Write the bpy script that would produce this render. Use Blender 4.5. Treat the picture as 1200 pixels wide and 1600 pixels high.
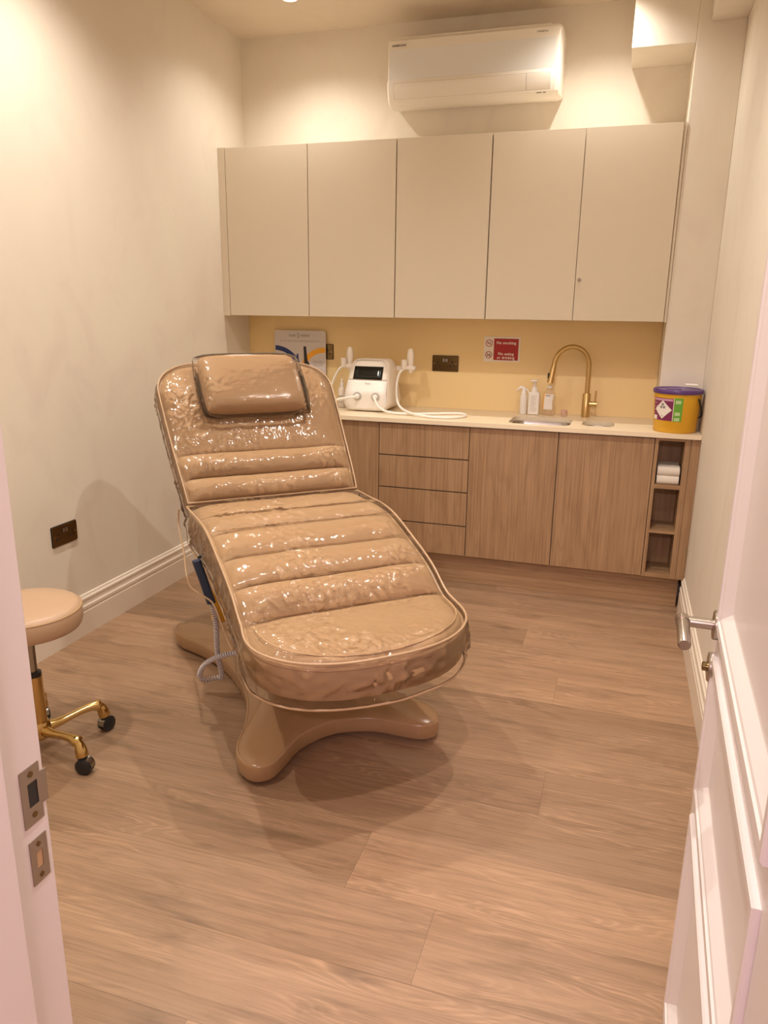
import bpy, bmesh, math, random
from mathutils import Vector, Matrix, noise, Euler
random.seed(7)
PI = math.pi
for o in list(bpy.data.objects): bpy.data.objects.remove(o)
C = bpy.context.scene.collection
SC = bpy.context.scene

# ------------------------------------------------------------------ camera
cam = bpy.data.cameras.new('camera'); camo = bpy.data.objects.new('camera', cam); C.objects.link(camo)
yaw, pitch, roll = 0.3027, -0.2616, 0.0134
fw = Vector((-math.sin(yaw)*math.cos(pitch), math.cos(yaw)*math.cos(pitch), math.sin(pitch)))
rt = Vector((math.cos(yaw), math.sin(yaw), 0)); up = rt.cross(fw)
rt2 = rt*math.cos(roll) + up*math.sin(roll); up2 = up*math.cos(roll) - rt*math.sin(roll)
m = Matrix((rt2, up2, -fw)).transposed().to_4x4(); m.translation = Vector((2.2529, -4.3433, 1.446))
camo.matrix_world = m
cam.sensor_fit = 'VERTICAL'; cam.sensor_height = 36.0; cam.lens = 1167.8/1600*36.0
cam.clip_start = 0.02; cam.clip_end = 50
SC.camera = camo

# ------------------------------------------------------------------ world, exposure, lights
SC.view_settings.view_transform = 'Standard'; SC.view_settings.look = 'None'
SC.view_settings.gamma = 1.0; SC.view_settings.use_curve_mapping = False
SC.view_settings.exposure = 0.75
SC.cycles.use_denoising = True
SC.cycles.max_bounces = 10; SC.cycles.diffuse_bounces = 6; SC.cycles.transparent_max_bounces = 16
SC.cycles.sample_clamp_indirect = 8.0
w = bpy.data.worlds.new('world'); SC.world = w; w.use_nodes = True
w.node_tree.nodes['Background'].inputs[0].default_value = (1, .85, .7, 1)
w.node_tree.nodes['Background'].inputs[1].default_value = 0.02
H = 2.938
SPOT_E = 62.0
SPOT_COL = (1.0, .93, .83)
SPOTS = [(x, y) for y in (-.47, -1.86, -3.25) for x in (.52, 2.03)]
HALL_E = 37.0
HALL_COL = (1.0, .77, .86)
hl = bpy.data.lights.new('hall_light', 'AREA'); hl.shape = 'RECTANGLE'; hl.size = 1.2; hl.size_y = .07
hl.energy = HALL_E; hl.color = HALL_COL
hlo = bpy.data.objects.new('hall_light', hl); C.objects.link(hlo); hlo.location = (2.25, -5.75, 2.45); hlo.rotation_euler = (math.radians(38), 0, 0)

# ------------------------------------------------------------------ materials
def nt(name):
    m = bpy.data.materials.new(name); m.use_nodes = True
    return m, m.node_tree, m.node_tree.nodes['Principled BSDF']
def setp(b, **k):
    for n, v in k.items():
        n = n.replace('_', ' ')
        for i in b.inputs:
            if i.name.lower() == n.lower():
                i.default_value = (*v, 1) if isinstance(v, tuple) and len(v) == 3 and i.type == 'RGBA' else v
def mat(name, col, rough=.5, metal=0, bump=0, bscale=200, var=0, **k):
    m, t, b = nt(name); setp(b, Base_Color=col, Roughness=rough, Metallic=metal, **k)
    tc = t.nodes.new('ShaderNodeTexCoord')
    nz = t.nodes.new('ShaderNodeTexNoise'); nz.inputs['Scale'].default_value = bscale; nz.inputs['Detail'].default_value = 4
    t.links.new(tc.outputs['Object'], nz.inputs['Vector'])
    if bump:
        bp = t.nodes.new('ShaderNodeBump'); bp.inputs['Strength'].default_value = bump; bp.inputs['Distance'].default_value = .002
        t.links.new(nz.outputs['Fac'], bp.inputs['Height']); t.links.new(bp.outputs[0], b.inputs['Normal'])
    v = var or .03
    mr = t.nodes.new('ShaderNodeMapRange'); mr.inputs['To Min'].default_value = max(0, rough - v); mr.inputs['To Max'].default_value = min(1, rough + v)
    t.links.new(nz.outputs['Fac'], mr.inputs['Value']); t.links.new(mr.outputs[0], b.inputs['Roughness'])
    return m
def mix(t, fac, a, b2, typ='MIX'):
    n = t.nodes.new('ShaderNodeMix'); n.data_type = 'RGBA'; n.blend_type = typ
    for i, v in ((0, fac), (6, a), (7, b2)):
        if isinstance(v, (int, float)): n.inputs[i].default_value = v
        elif isinstance(v, tuple): n.inputs[i].default_value = (*v, 1)
        else: t.links.new(v, n.inputs[i])
    return n.outputs[2]
def plaster(name, c1, c2, c3, rough=.62, scale=2.2):
    m, t, b = nt(name); tc = t.nodes.new('ShaderNodeTexCoord')
    mp = t.nodes.new('ShaderNodeMapping'); mp.inputs['Scale'].default_value = (1, 1, .7)
    t.links.new(tc.outputs['Object'], mp.inputs[0])
    def nz(s, d, dist=0):
        n = t.nodes.new('ShaderNodeTexNoise'); n.inputs['Scale'].default_value = s; n.inputs['Detail'].default_value = d; n.inputs['Distortion'].default_value = dist
        t.links.new(mp.outputs[0], n.inputs['Vector']); return n.outputs['Fac']
    def ramp(f, a, bb):
        r = t.nodes.new('ShaderNodeMapRange'); r.inputs[1].default_value = a; r.inputs[2].default_value = bb; t.links.new(f, r.inputs[0]); return r.outputs[0]
    col = mix(t, ramp(nz(scale, 5, .6), .35, .68), c1, c2)
    col = mix(t, ramp(nz(scale*2.7, 6, 1.2), .5, .8), col, c3)
    t.links.new(col, b.inputs['Base Color']); b.inputs['Roughness'].default_value = rough
    bp = t.nodes.new('ShaderNodeBump'); bp.inputs['Strength'].default_value = .12; bp.inputs['Distance'].default_value = .004
    t.links.new(nz(9, 6, .5), bp.inputs['Height']); t.links.new(bp.outputs[0], b.inputs['Normal'])
    return m
def wood(name, dark, mid, light, axis='x', rough=.42, ring=34, attr=False, fine=.35, gs=1.0, knots=False):
    m, t, b = nt(name); tc = t.nodes.new('ShaderNodeTexCoord')
    N = t.nodes.new; Lk = t.links.new
    src = tc.outputs['Object']
    if attr:
        at = N('ShaderNodeAttribute'); at.attribute_name = 'plank'
        sc = N('ShaderNodeVectorMath'); sc.operation = 'SCALE'; sc.inputs['Scale'].default_value = 37.0; Lk(at.outputs['Vector'], sc.inputs[0])
        ad = N('ShaderNodeVectorMath'); ad.operation = 'ADD'; Lk(src, ad.inputs[0]); Lk(sc.outputs[0], ad.inputs[1]); src = ad.outputs[0]
    def mapped(along, across):
        mp = N('ShaderNodeMapping'); s = {'x': (along, across, across), 'z': (across, across, along)}[axis]
        mp.inputs['Scale'].default_value = tuple(v*gs for v in s); Lk(src, mp.inputs[0]); return mp.outputs[0]
    def nz(vec, s, d, dist=0, r=.55):
        n = N('ShaderNodeTexNoise'); n.inputs['Scale'].default_value = s; n.inputs['Detail'].default_value = d; n.inputs['Distortion'].default_value = dist; n.inputs['Roughness'].default_value = r
        Lk(vec, n.inputs['Vector']); return n.outputs['Fac']
    def mth(op, a, bb=None):
        n = N('ShaderNodeMath'); n.operation = op
        for i, v in ((0, a), (1, bb)):
            if v is None: continue
            if isinstance(v, (int, float)): n.inputs[i].default_value = v
            else: Lk(v, n.inputs[i])
        return n.outputs[0]
    base = nz(mapped(.9, 6.5), 1.0, 2.5, .35)
    rings = mth('SINE', mth('MULTIPLY', base, ring*2*PI*.5))
    rings = mth('POWER', mth('ADD', mth('MULTIPLY', rings, .5), .5), 3.0)
    broad = nz(mapped(.7, 4.0), 1.3, 4, .3)
    fineg = nz(mapped(2.2, 130), 1.0, 4, 0, .7)
    r1 = N('ShaderNodeMapRange'); r1.inputs[1].default_value = .3; r1.inputs[2].default_value = .7; Lk(broad, r1.inputs[0])
    col = mix(t, r1.outputs[0], mid, light)
    if attr:
        rm = N('ShaderNodeMapRange'); rm.inputs[1].default_value = .45; rm.inputs[2].default_value = .65; Lk(nz(mapped(1.1, 5), 1.7, 2, .2), rm.inputs[0])
        lt_ = tuple(min(1, v*1.35) for v in light)
        col = mix(t, mth('MULTIPLY', mth('MULTIPLY', rings, rm.outputs[0]), .5), col, lt_)
        rd = N('ShaderNodeMapRange'); rd.inputs[1].default_value = .5; rd.inputs[2].default_value = .8; Lk(nz(mapped(1.8, 20), 2.2, 6, .8, .65), rd.inputs[0])
        col = mix(t, mth('MULTIPLY', rd.outputs[0], .42), col, dark)
        rb = N('ShaderNodeMapRange'); rb.inputs[1].default_value = .52; rb.inputs[2].default_value = .78; Lk(nz(mapped(1.6, 7.5), 1.9, 5, .9, .6), rb.inputs[0])
        col = mix(t, mth('MULTIPLY', rb.outputs[0], .55), col, dark)
    else: col = mix(t, mth('MULTIPLY', rings, .22), col, dark)
    r2 = N('ShaderNodeMapRange'); r2.inputs[1].default_value = .42; r2.inputs[2].default_value = .75; Lk(fineg, r2.inputs[0])
    col = mix(t, mth('MULTIPLY', r2.outputs[0], fine), col, dark)
    if knots:
        kn = N('ShaderNodeTexVoronoi'); kn.inputs['Scale'].default_value = 1.0; Lk(mapped(1.5, 4.4), kn.inputs['Vector'])
        r4 = N('ShaderNodeMapRange'); r4.inputs[1].default_value = .02; r4.inputs[2].default_value = .13; r4.inputs[3].default_value = 1; r4.inputs[4].default_value = 0
        Lk(kn.outputs['Distance'], r4.inputs[0])
        col = mix(t, mth('MULTIPLY', mth('MULTIPLY', r4.outputs[0], broad), 1.1), col, tuple(v*.55 for v in dark))
    if attr:
        sx = N('ShaderNodeSeparateXYZ'); Lk(at.outputs['Vector'], sx.inputs[0])
        r3 = N('ShaderNodeMapRange'); r3.inputs[3].default_value = .85; r3.inputs[4].default_value = 1.10; Lk(sx.outputs[2], r3.inputs[0])
        cc = N('ShaderNodeCombineXYZ')
        for i in range(3): Lk(r3.outputs[0], cc.inputs[i])
        col = mix(t, 1.0, col, cc.outputs[0], 'MULTIPLY')
    Lk(col, b.inputs['Base Color'])
    rr = N('ShaderNodeMapRange'); rr.inputs[3].default_value = rough - .06; rr.inputs[4].default_value = rough + .1; Lk(fineg, rr.inputs[0]); Lk(rr.outputs[0], b.inputs['Roughness'])
    bp = N('ShaderNodeBump'); bp.inputs['Strength'].default_value = .12; bp.inputs['Distance'].default_value = .001; Lk(fineg, bp.inputs['Height']); Lk(bp.outputs[0], b.inputs['Normal'])
    return m
def clearfilm(name, scale=1.0, milk=.05, bstr=1.0, rough=.07):
    m = bpy.data.materials.new(name); m.use_nodes = True; t = m.node_tree; t.nodes.clear(); N = t.nodes.new; Lk = t.links.new
    out = N('ShaderNodeOutputMaterial'); tr = N('ShaderNodeBsdfTransparent'); tr.inputs[0].default_value = (.985, .975, .96, 1)
    gl = N('ShaderNodeBsdfGlossy'); gl.inputs['Roughness'].default_value = rough; gl.inputs[0].default_value = (1, 1, 1, 1)
    df = N('ShaderNodeBsdfDiffuse'); df.inputs[0].default_value = (.9, .85, .8, 1)
    fr = N('ShaderNodeFresnel'); fr.inputs['IOR'].default_value = 1.33
    tc = N('ShaderNodeTexCoord')
    n1 = N('ShaderNodeTexNoise'); n1.inputs['Scale'].default_value = 22*scale; n1.inputs['Detail'].default_value = 2; n1.inputs['Distortion'].default_value = 1.2
    n3 = N('ShaderNodeTexNoise'); n3.inputs['Scale'].default_value = 48*scale; n3.inputs['Detail'].default_value = 2; n3.inputs['Distortion'].default_value = 1.5
    nm = N('ShaderNodeTexNoise'); nm.inputs['Scale'].default_value = 6*scale; nm.inputs['Detail'].default_value = 2
    for n in (n1, n3, nm): Lk(tc.outputs['Object'], n.inputs['Vector'])
    mk = N('ShaderNodeMapRange'); mk.inputs[1].default_value = .45; mk.inputs[2].default_value = .62; mk.inputs[3].default_value = .10; mk.inputs[4].default_value = .5; Lk(nm.outputs['Fac'], mk.inputs[0])
    def mt(op, x, y=None, z=None):
        n = N('ShaderNodeMath'); n.operation = op
        for q_, v in enumerate((x, y, z)):
            if v is None: continue
            if isinstance(v, (int, float)): n.inputs[q_].default_value = v
            else: Lk(v, n.inputs[q_])
        return n.outputs[0]
    def crease(f, e):
        x = mt('SUBTRACT', f, .5); return mt('SQRT', mt('ADD', mt('MULTIPLY', x, x), e*e))
    a2 = mt('ADD', mt('MULTIPLY', crease(n1.outputs['Fac'], .02), .55), mt('MULTIPLY', mt('MULTIPLY', crease(n3.outputs['Fac'], .035), mk.outputs[0]), 1.1))
    bp = N('ShaderNodeBump'); bp.inputs['Strength'].default_value = bstr; bp.inputs['Distance'].default_value = .0025; Lk(a2, bp.inputs['Height'])
    Lk(bp.outputs[0], gl.inputs['Normal'])
    mx = N('ShaderNodeMixShader'); mx.inputs[0].default_value = milk; Lk(tr.outputs[0], mx.inputs[1]); Lk(df.outputs[0], mx.inputs[2])
    m2 = N('ShaderNodeMixShader'); Lk(fr.outputs[0], m2.inputs[0]); Lk(mx.outputs[0], m2.inputs[1]); Lk(gl.outputs[0], m2.inputs[2])
    Lk(m2.outputs[0], out.inputs[0]); return m
def emis(name, col, s):
    m, t, b = nt(name); setp(b, Base_Color=(.9, .9, .9), Emission_Color=col, Emission_Strength=s); return m

M = {}
M['wall'] = plaster('limewash_plaster', (.72, .65, .56), (.76, .70, .60), (.69, .61, .535), .62, 1.5)
M['ceil'] = plaster('ceiling_plaster', (.70, .61, .48), (.74, .65, .52), (.68, .59, .47), .62, 1.5)
M['floor'] = wood('oak_floor', (.10, .055, .027), (.30, .178, .102), (.38, .235, .143), 'x', .40, 62, True, .38, 1.0, True)
M['oak'] = wood('oak_laminate', (.172, .094, .043), (.352, .212, .108), (.405, .25, .134), 'z', .45, 17, False, .7)
M['oakh'] = wood('oak_laminate_horizontal', (.172, .094, .043), (.352, .212, .108), (.405, .25, .134), 'x', .45, 15, False, .7)
M['taupe'] = mat('taupe_laminate', (.655, .565, .445), .5, 0, .02, 300)
M['carcass'] = mat('carcass_dark', (.10, .06, .04), .7)
M['gap'] = mat('shadow_gap', (.02, .015, .01), .8)
M['worktop'] = mat('cream_worktop', (.80, .68, .50), .3, 0, 0)
M['splash'] = mat('peach_splashback', (.81, .62, .315), .34, 0, .01)
M['leather'] = mat('tan_leather', (.385, .24, .128), .55, 0, .12, 420, Specular_IOR_Level=.22)
M['leather2'] = mat('tan_leather_piping', (.47, .30, .165), .4, 0, .05, 420)
M['leather_base'] = mat('tan_leather_base', (.33, .195, .10), .22, 0, .08, 420)
M['trim'] = mat('cover_binding', (.43, .28, .165), .4)
M['film'] = clearfilm('clear_vinyl', 1.0, .008, 1.0, .085)
M['film2'] = clearfilm('clear_vinyl_loose', 1.3, .012, 1.0, .08)
M['black'] = mat('black_plastic', (.012, .012, .014), .35)
M['navy'] = mat('navy_plastic', (.015, .03, .07), .4)
M['yellow'] = mat('yellow_motor', (.65, .34, .02), .4)
M['cord'] = mat('grey_cord', (.50, .45, .46), .5)
M['white'] = mat('white_plastic', (.82, .78, .72), .3)
M['white_warm'] = mat('warm_white_plastic', (.76, .68, .58), .38)
M['acwhite'] = mat('ac_white_plastic', (.80, .75, .67), .35)
M['silver'] = mat('ac_silver_panel', (.74, .74, .72), .42, 0)
M['grey'] = mat('grey_mark', (.22, .20, .18), .6)
M['lgrey'] = mat('light_grey_mark', (.45, .42, .38), .6)
M['steel'] = mat('brushed_steel', (.36, .33, .29), .26, 1.0, .05, 60)
M['nickel'] = mat('satin_nickel', (.40, .34, .29), .30, 1.0)
M['gold'] = mat('polished_gold', (.60, .42, .17), .14, 1.0)
M['brass'] = mat('brushed_brass', (.60, .42, .18), .30, 1.0, .05, 80)
M['bronze'] = mat('antique_brass', (.20, .135, .06), .22, 1.0)
M['screen'] = mat('black_screen', (.006, .007, .005), .12)
M['paint'] = mat('white_gloss_paint', (.71, .645, .635), .36)
M['baseb'] = mat('cream_gloss_paint', (.76, .67, .57), .35)
M['seatleather'] = mat('stool_leather', (.44, .285, .18), .40, 0, .1, 500)
M['red'] = mat('red_print', (.36, .008, .008), .35)
M['card'] = mat('poster_card', (.62, .57, .56), .35)
M['blue'] = mat('blue_print', (.012, .03, .16), .35)
M['orange'] = mat('yellow_print', (.85, .40, .02), .35)
M['skin'] = mat('brown_print', (.30, .14, .06), .4)
M['binyel'] = mat('bin_yellow', (.66, .36, .015), .35)
M['purple'] = mat('bin_purple', (.09, .035, .17), .32)
M['maroon'] = mat('label_maroon', (.19, .02, .08), .4)
M['pinkprint'] = mat('label_pink', (.55, .30, .42), .4)
M['green'] = mat('label_green', (.13, .36, .03), .4)
M['lgreen'] = mat('label_light_green', (.45, .62, .30), .4)
M['paper'] = mat('white_label', (.78, .73, .66), .5)
M['towel'] = mat('white_towelling', (.74, .68, .60), .9, 0, .8, 300)
M['lens'] = emis('lamp_glow', (1, .86, .66), 30)
M['pink'] = mat('pink_wax', (.62, .38, .32), .4)
def glassy(name, col, a):
    m, t, b = nt(name); setp(b, Base_Color=col, Roughness=.12, Alpha=a, IOR=1.45)
    nz = t.nodes.new('ShaderNodeTexNoise'); nz.inputs['Scale'].default_value = 30
    mr = t.nodes.new('ShaderNodeMapRange'); mr.inputs[3].default_value = .08; mr.inputs[4].default_value = .16
    t.links.new(nz.outputs['Fac'], mr.inputs[0]); t.links.new(mr.outputs[0], b.inputs['Roughness']); return m
M['clearbottle'] = glassy('clear_bottle', (.80, .62, .40), .38)
M['clearjar'] = glassy('clear_jar', (.75, .55, .45), .45)

# ------------------------------------------------------------------ mesh helpers
MW = {}
def mw(o): return MW.get(o.name, Matrix.Identity(4))
def obj(name, bm, m, parent=None, smooth=False, bevel=0, seg=2, local=False, angle=35, label=None, recalc=True):
    """link bm as one mesh object; coordinates are world unless local=True"""
    if recalc: bmesh.ops.recalc_face_normals(bm, faces=bm.faces)
    if parent is not None and not local: bm.transform(mw(parent).inverted())
    me = bpy.data.meshes.new(name); bm.to_mesh(me); bm.free()
    ms = m if isinstance(m, (list, tuple)) else [m]
    for x in ms: me.materials.append(x)
    o = bpy.data.objects.new(name, me); C.objects.link(o)
    if parent is not None: o.parent = parent; MW[o.name] = mw(parent).copy()
    if smooth:
        me.shade_smooth()
        try: me.set_sharp_from_angle(angle=math.radians(angle))
        except Exception: pass
    if bevel:
        b = o.modifiers.new('bevel', 'BEVEL'); b.width = bevel; b.segments = seg; b.limit_method = 'ANGLE'; b.angle_limit = math.radians(40)
    if label: o['label'] = label
    return o
def tag(o, label, cat, group=None):
    o['label'] = label; o['category'] = cat
    if group: o['group'] = group
    return o
def thing(name, label, cat, loc=(0, 0, 0), rz=0, group=None):
    o = bpy.data.objects.new(name, None); C.objects.link(o); o.location = loc; o.rotation_euler = (0, 0, rz)
    o.empty_display_size = .05
    MW[o.name] = Matrix.Translation(loc) @ Matrix.Rotation(rz, 4, 'Z')
    return tag(o, label, cat, group)
def struct(name, bm, m, **k):
    o = obj(name, bm, m, **k)
    if not k.get('parent'): o['kind'] = 'structure'
    return o
def BM(): return bmesh.new()
def box(bm, x0, x1, y0, y1, z0, z1, mi=0):
    vs = [bm.verts.new(p) for p in ((x0, y0, z0), (x1, y0, z0), (x1, y1, z0), (x0, y1, z0), (x0, y0, z1), (x1, y0, z1), (x1, y1, z1), (x0, y1, z1))]
    for f in ((0, 3, 2, 1), (4, 5, 6, 7), (0, 1, 5, 4), (1, 2, 6, 5), (2, 3, 7, 6), (3, 0, 4, 7)):
        bm.faces.new([vs[i] for i in f]).material_index = mi
    return bm
def B(*a, **k): return box(BM(), *a, **k)
def lathe(bm, prof, c=(0, 0, 0), seg=32, axis='z', mi=0, sx=1, sy=1):
    """prof: list of (r, h)"""
    rings = []
    for r, h in prof:
        ring = []
        for i in range(seg):
            a = 2*PI*i/seg; u, v = r*math.cos(a)*sx, r*math.sin(a)*sy
            p = {'z': (u, v, h), 'x': (h, u, v), 'y': (u, h, v)}[axis]
            ring.append(bm.verts.new((p[0]+c[0], p[1]+c[1], p[2]+c[2])))
        rings.append(ring)
    for a, b in zip(rings, rings[1:]):
        for i in range(seg):
            f = bm.faces.new((a[i], a[(i+1) % seg], b[(i+1) % seg], b[i])); f.material_index = mi
    for r in (rings[0], rings[-1]):
        try: bm.faces.new(r).material_index = mi
        except ValueError: pass
    return bm
def crom(pts, n=8, closed=False):
    P = [Vector(p) for p in pts]; out = []; L = len(P)
    rng = range(L if closed else L-1)
    for i in rng:
        if closed: p0, p1, p2, p3 = P[(i-1) % L], P[i], P[(i+1) % L], P[(i+2) % L]
        else: p0, p1, p2, p3 = P[max(i-1, 0)], P[i], P[i+1], P[min(i+2, L-1)]
        for k in range(n):
            t = k/n
            out.append(.5*((2*p1) + (p2-p0)*t + (2*p0-5*p1+4*p2-p3)*t*t + (3*p1-p0-3*p2+p3)*t**3))
    if not closed: out.append(P[-1])
    return out
def tube(bm, pts, r, seg=10, closed=False, mi=0, flat=1.0):
    P = [Vector(p) for p in pts]; L = len(P); rad = r if isinstance(r, (list, tuple)) else [r]*L
    rings = []; nrm = None
    for i, p in enumerate(P):
        if closed: tg = P[(i+1) % L]-P[(i-1) % L]
        else: tg = P[min(i+1, L-1)]-P[max(i-1, 0)]
        tg = tg.normalized() if tg.length > 1e-9 else Vector((0, 0, 1))
        if nrm is None:
            nrm = tg.orthogonal().normalized()
        else:
            nrm = (nrm - tg*nrm.dot(tg)); nrm = nrm.normalized() if nrm.length > 1e-6 else tg.orthogonal().normalized()
        bi = tg.cross(nrm)
        rings.append([bm.verts.new(p + (nrm*math.cos(2*PI*k/seg) + bi*math.sin(2*PI*k/seg)*flat)*rad[i]) for k in range(seg)])
    prs = list(zip(rings, rings[1:])) + ([(rings[-1], rings[0])] if closed else [])
    for a, b in prs:
        for k in range(seg):
            bm.faces.new((a[k], a[(k+1) % seg], b[(k+1) % seg], b[k])).material_index = mi
    if not closed:
        bm.faces.new(rings[0]).material_index = mi; bm.faces.new(rings[-1]).material_index = mi
    return bm
def prism(bm, pts, axis, a0, a1, mi=0):
    """polygon (u,v) extruded along axis: x->(u=y,v=z)  y->(u=x,v=z)  z->(u=x,v=y)"""
    f = {'x': lambda u, v, a: (a, u, v), 'y': lambda u, v, a: (u, a, v), 'z': lambda u, v, a: (u, v, a)}[axis]
    A = [bm.verts.new(f(u, v, a0)) for u, v in pts]; Bv = [bm.verts.new(f(u, v, a1)) for u, v in pts]
    n = len(pts)
    for i in range(n): bm.faces.new((A[i], A[(i+1) % n], Bv[(i+1) % n], Bv[i])).material_index = mi
    bm.faces.new(A).material_index = mi; bm.faces.new(Bv).material_index = mi
    return bm
def rrect(x0, x1, y0, y1, r, n=5):
    out = []
    for cx, cy, a0 in ((x1-r, y1-r, 0), (x0+r, y1-r, PI/2), (x0+r, y0+r, PI), (x1-r, y0+r, 1.5*PI)):
        for k in range(n+1):
            a = a0 + PI/2*k/n; out.append((cx+r*math.cos(a), cy+r*math.sin(a)))
    return out
FONT = None
def text(name, s, size, loc, m, parent, rot=(PI/2, 0, 0), extrude=.0004, align='CENTER', local=False, bold=0, sx=1.0):
    cu = bpy.data.curves.new(name, 'FONT'); cu.body = s; cu.size = size; cu.extrude = extrude; cu.align_x = align; cu.align_y = 'CENTER'
    cu.offset = bold; cu.resolution_u = 2
    to = bpy.data.objects.new(name+'_src', cu); C.objects.link(to)
    dg = bpy.context.evaluated_depsgraph_get(); me = bpy.data.meshes.new_from_object(to.evaluated_get(dg))
    bpy.data.objects.remove(to); bm = BM(); bm.from_mesh(me); bpy.data.meshes.remove(me); bpy.data.curves.remove(cu)
    bm.transform(Matrix.Translation(loc) @ Euler(rot).to_matrix().to_4x4() @ Matrix.Diagonal((sx, 1, 1, 1)))
    return obj(name, bm, m, parent, local=local)

# ------------------------------------------------------------------ room shell
XR, XP, YP = 2.638, 2.435, -.309
YD0, YD1 = -3.76, -3.90          # room face and hall face of the door wall
JX, HX = 1.675, 2.475            # latch jamb face, hinge jamb face
# floor: individual planks of one continuous floor, each with its own tint
bm = BM(); lay = bm.faces.layers.int.new('p'); pl = []
rowh = .2275; y = -2.82 - rowh*13
JT = {0: 1.925, 1: 1.683, 3: 2.13, 6: 2.11, 8: 1.93, 2: .55, 4: .9, 5: 1.3, -1: .75, -2: 1.5, -3: .4, 7: .75, 9: .5, 10: 1.0, 11: 1.7, 12: .4}
k = -12
while y < 0:
    y0, y1 = y, min(y+rowh, 0)
    xa, xb = (0, XR) if y0 > YD1-.1 else (-.6, 3.6)
    idx = round((y0 + 3.0475)/rowh); j = JT.get(idx, random.uniform(.2, 1.6))
    xs = [xa] + sorted(v for v in (j-2.2, j, j+2.2) if xa+.02 < v < xb-.02) + [xb]
    for a, b in zip(xs, xs[1:]):
        pl.append((a, b, y0, y1, (random.random(), random.random(), random.random())))
    y += rowh
g = .00025
vals = []
for a, b, y0, y1, rnd in pl:
    vs = [bm.verts.new(p) for p in ((a+g, y0+g, 0), (b-g, y0+g, 0), (b-g, y1-g, 0), (a+g, y1-g, 0))]
    bm.faces.new(vs); vals += [rnd]*4
n_top = len(pl)
bm2 = box(bm, -.6, 3.6, YD1-.1-2.1, YD1-.1, -.06, -.0015, 1); box(bm, 0, XR, YD1-.1, 0, -.06, -.0015, 1)
me = bpy.data.meshes.new('floor'); bm.to_mesh(me); bm.free()
me.materials.append(M['floor']); me.materials.append(M['gap'])
at = me.attributes.new('plank', 'FLOAT_VECTOR', 'POINT')
for i in range(len(me.vertices)):
    at.data[i].vector = vals[i] if i < len(vals) else (0, 0, 0)
fl = bpy.data.objects.new('floor', me); C.objects.link(fl); fl['kind'] = 'structure'

struct('ceiling', B(-.1, XR+.1, YD0, .1, H, H+.1), M['ceil'])
struct('wall_left', B(-.1, 0, YD1, .1, -.06, H), M['wall'])
struct('wall_back', B(0, XR, 0, .1, -.06, H), M['wall'])
struct('wall_right', B(XR, XR+.1, YD1, .1, -.06, H), M['wall'])
bm = BM(); box(bm, XP, XR, YP, 0, 0, H)
struct('wall_pier', bm, M['wall'], bevel=.003)
struct('trim_1', B(2.158, XP, YP, 0, 2.6325, H), M['wall'], bevel=.003)                 # boxed bulkhead beside the pier
struct('trim_2', B(2.489, XR, YD0, YP, 2.714, H), M['wall'], bevel=.003)                # soffit along the right wall
bm = BM(); box(bm, 0, JX-.03, YD1, YD0, -.02, H); box(bm, HX+.03, XR, YD1, YD0, -.02, H); box(bm, JX-.03, HX+.03, YD1, YD0, 2.06, H)
struct('wall_front', bm, M['wall'])
# hall where the photographer stands
bm = BM(); box(bm, -.7, 0, YD1, YD0+.04, -.06, 2.62); box(bm, XR+.1, 3.6, YD1, YD0+.04, -.06, 2.62); box(bm, -.7, -.6, -6.1, YD1, -.06, 2.62); box(bm, 3.6, 3.7, -6.1, YD1, -.06, 2.62); box(bm, -.7, 3.7, -6.2, -6.1, -.06, 2.62)
struct('wall_hallway', bm, M['wall'])
struct('ceiling_hallway', B(-.7, 3.7, -6.2, YD1, 2.62, 2.7), M['ceil'])
# baseboards
bprof = [(0, 0), (.018, 0), (.018, .108), (.0145, .113), (.0145, .118), (.018, .122), (.018, .134), (.013, .140), (.011, .158), (.014, .162), (.014, .170), (.008, .176), (.006, .184), (0, .187)]
struct('baseboard_left', prism(BM(), bprof, 'y', YD0, -.545), M['baseb'])
struct('baseboard_right', prism(BM(), [(XR-o, z) for o, z in bprof], 'y', YD0, -.545), M['baseb'])
# door lining of the doorway
lin = struct('trim_3', B(JX-.03, JX, YD1, YD0+.002, 0, 2.06), M['paint'], bevel=.0015)    # latch-side lining
st = obj('door_stop', B(JX, JX+.013, YD1+.012, YD0-.062, 0, 2.03), M['paint'], lin, bevel=.001)
def plate(bm, y0, y1, z0, z1, hole, x0=JX, t=.0015):
    hy0, hy1, hz0, hz1 = hole
    for a in ((y0, hy0, z0, z1), (hy1, y1, z0, z1), (hy0, hy1, z0, hz0), (hy0, hy1, hz1, z1)): box(bm, x0, x0+t, *a)
bm = BM(); plate(bm, -3.793, -3.765, .893, .963, (-3.784, -3.770, .915, .944)); box(bm, JX, JX+.0015, -3.765, YD0+.004, .910, .949)
s1 = obj('strike_plate', bm, M['nickel'], lin)
obj('latch_hole', B(JX+.0001, JX+.0006, -3.784, -3.770, .915, .944), M['black'], s1)
for z in (.904, .954): obj('screw', lathe(BM(), [(.0001, .0022), (.0035, .0022), (.0035, .0004)], (JX, -3.778, z), 14, 'x'), M['bronze'], s1, smooth=True)
bm = BM(); plate(bm, -3.791, -3.766, .818, .874, (-3.783, -3.774, .836, .857))
s2 = obj('strike_plate', bm, M['nickel'], lin, label='lower strike plate with square hole')
obj('bolt_hole', B(JX+.0001, JX+.0006, -3.783, -3.774, .836, .857), M['leather2'], s2)
for z in (.826, .866): obj('screw', lathe(BM(), [(.0001, .0022), (.003, .0022), (.003, .0004)], (JX, -3.7785, z), 14, 'x'), M['bronze'], s2, smooth=True)
struct('trim_4', B(HX, HX+.03, YD1, YD0+.002, 0, 2.06), M['paint'], bevel=.0015)
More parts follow.
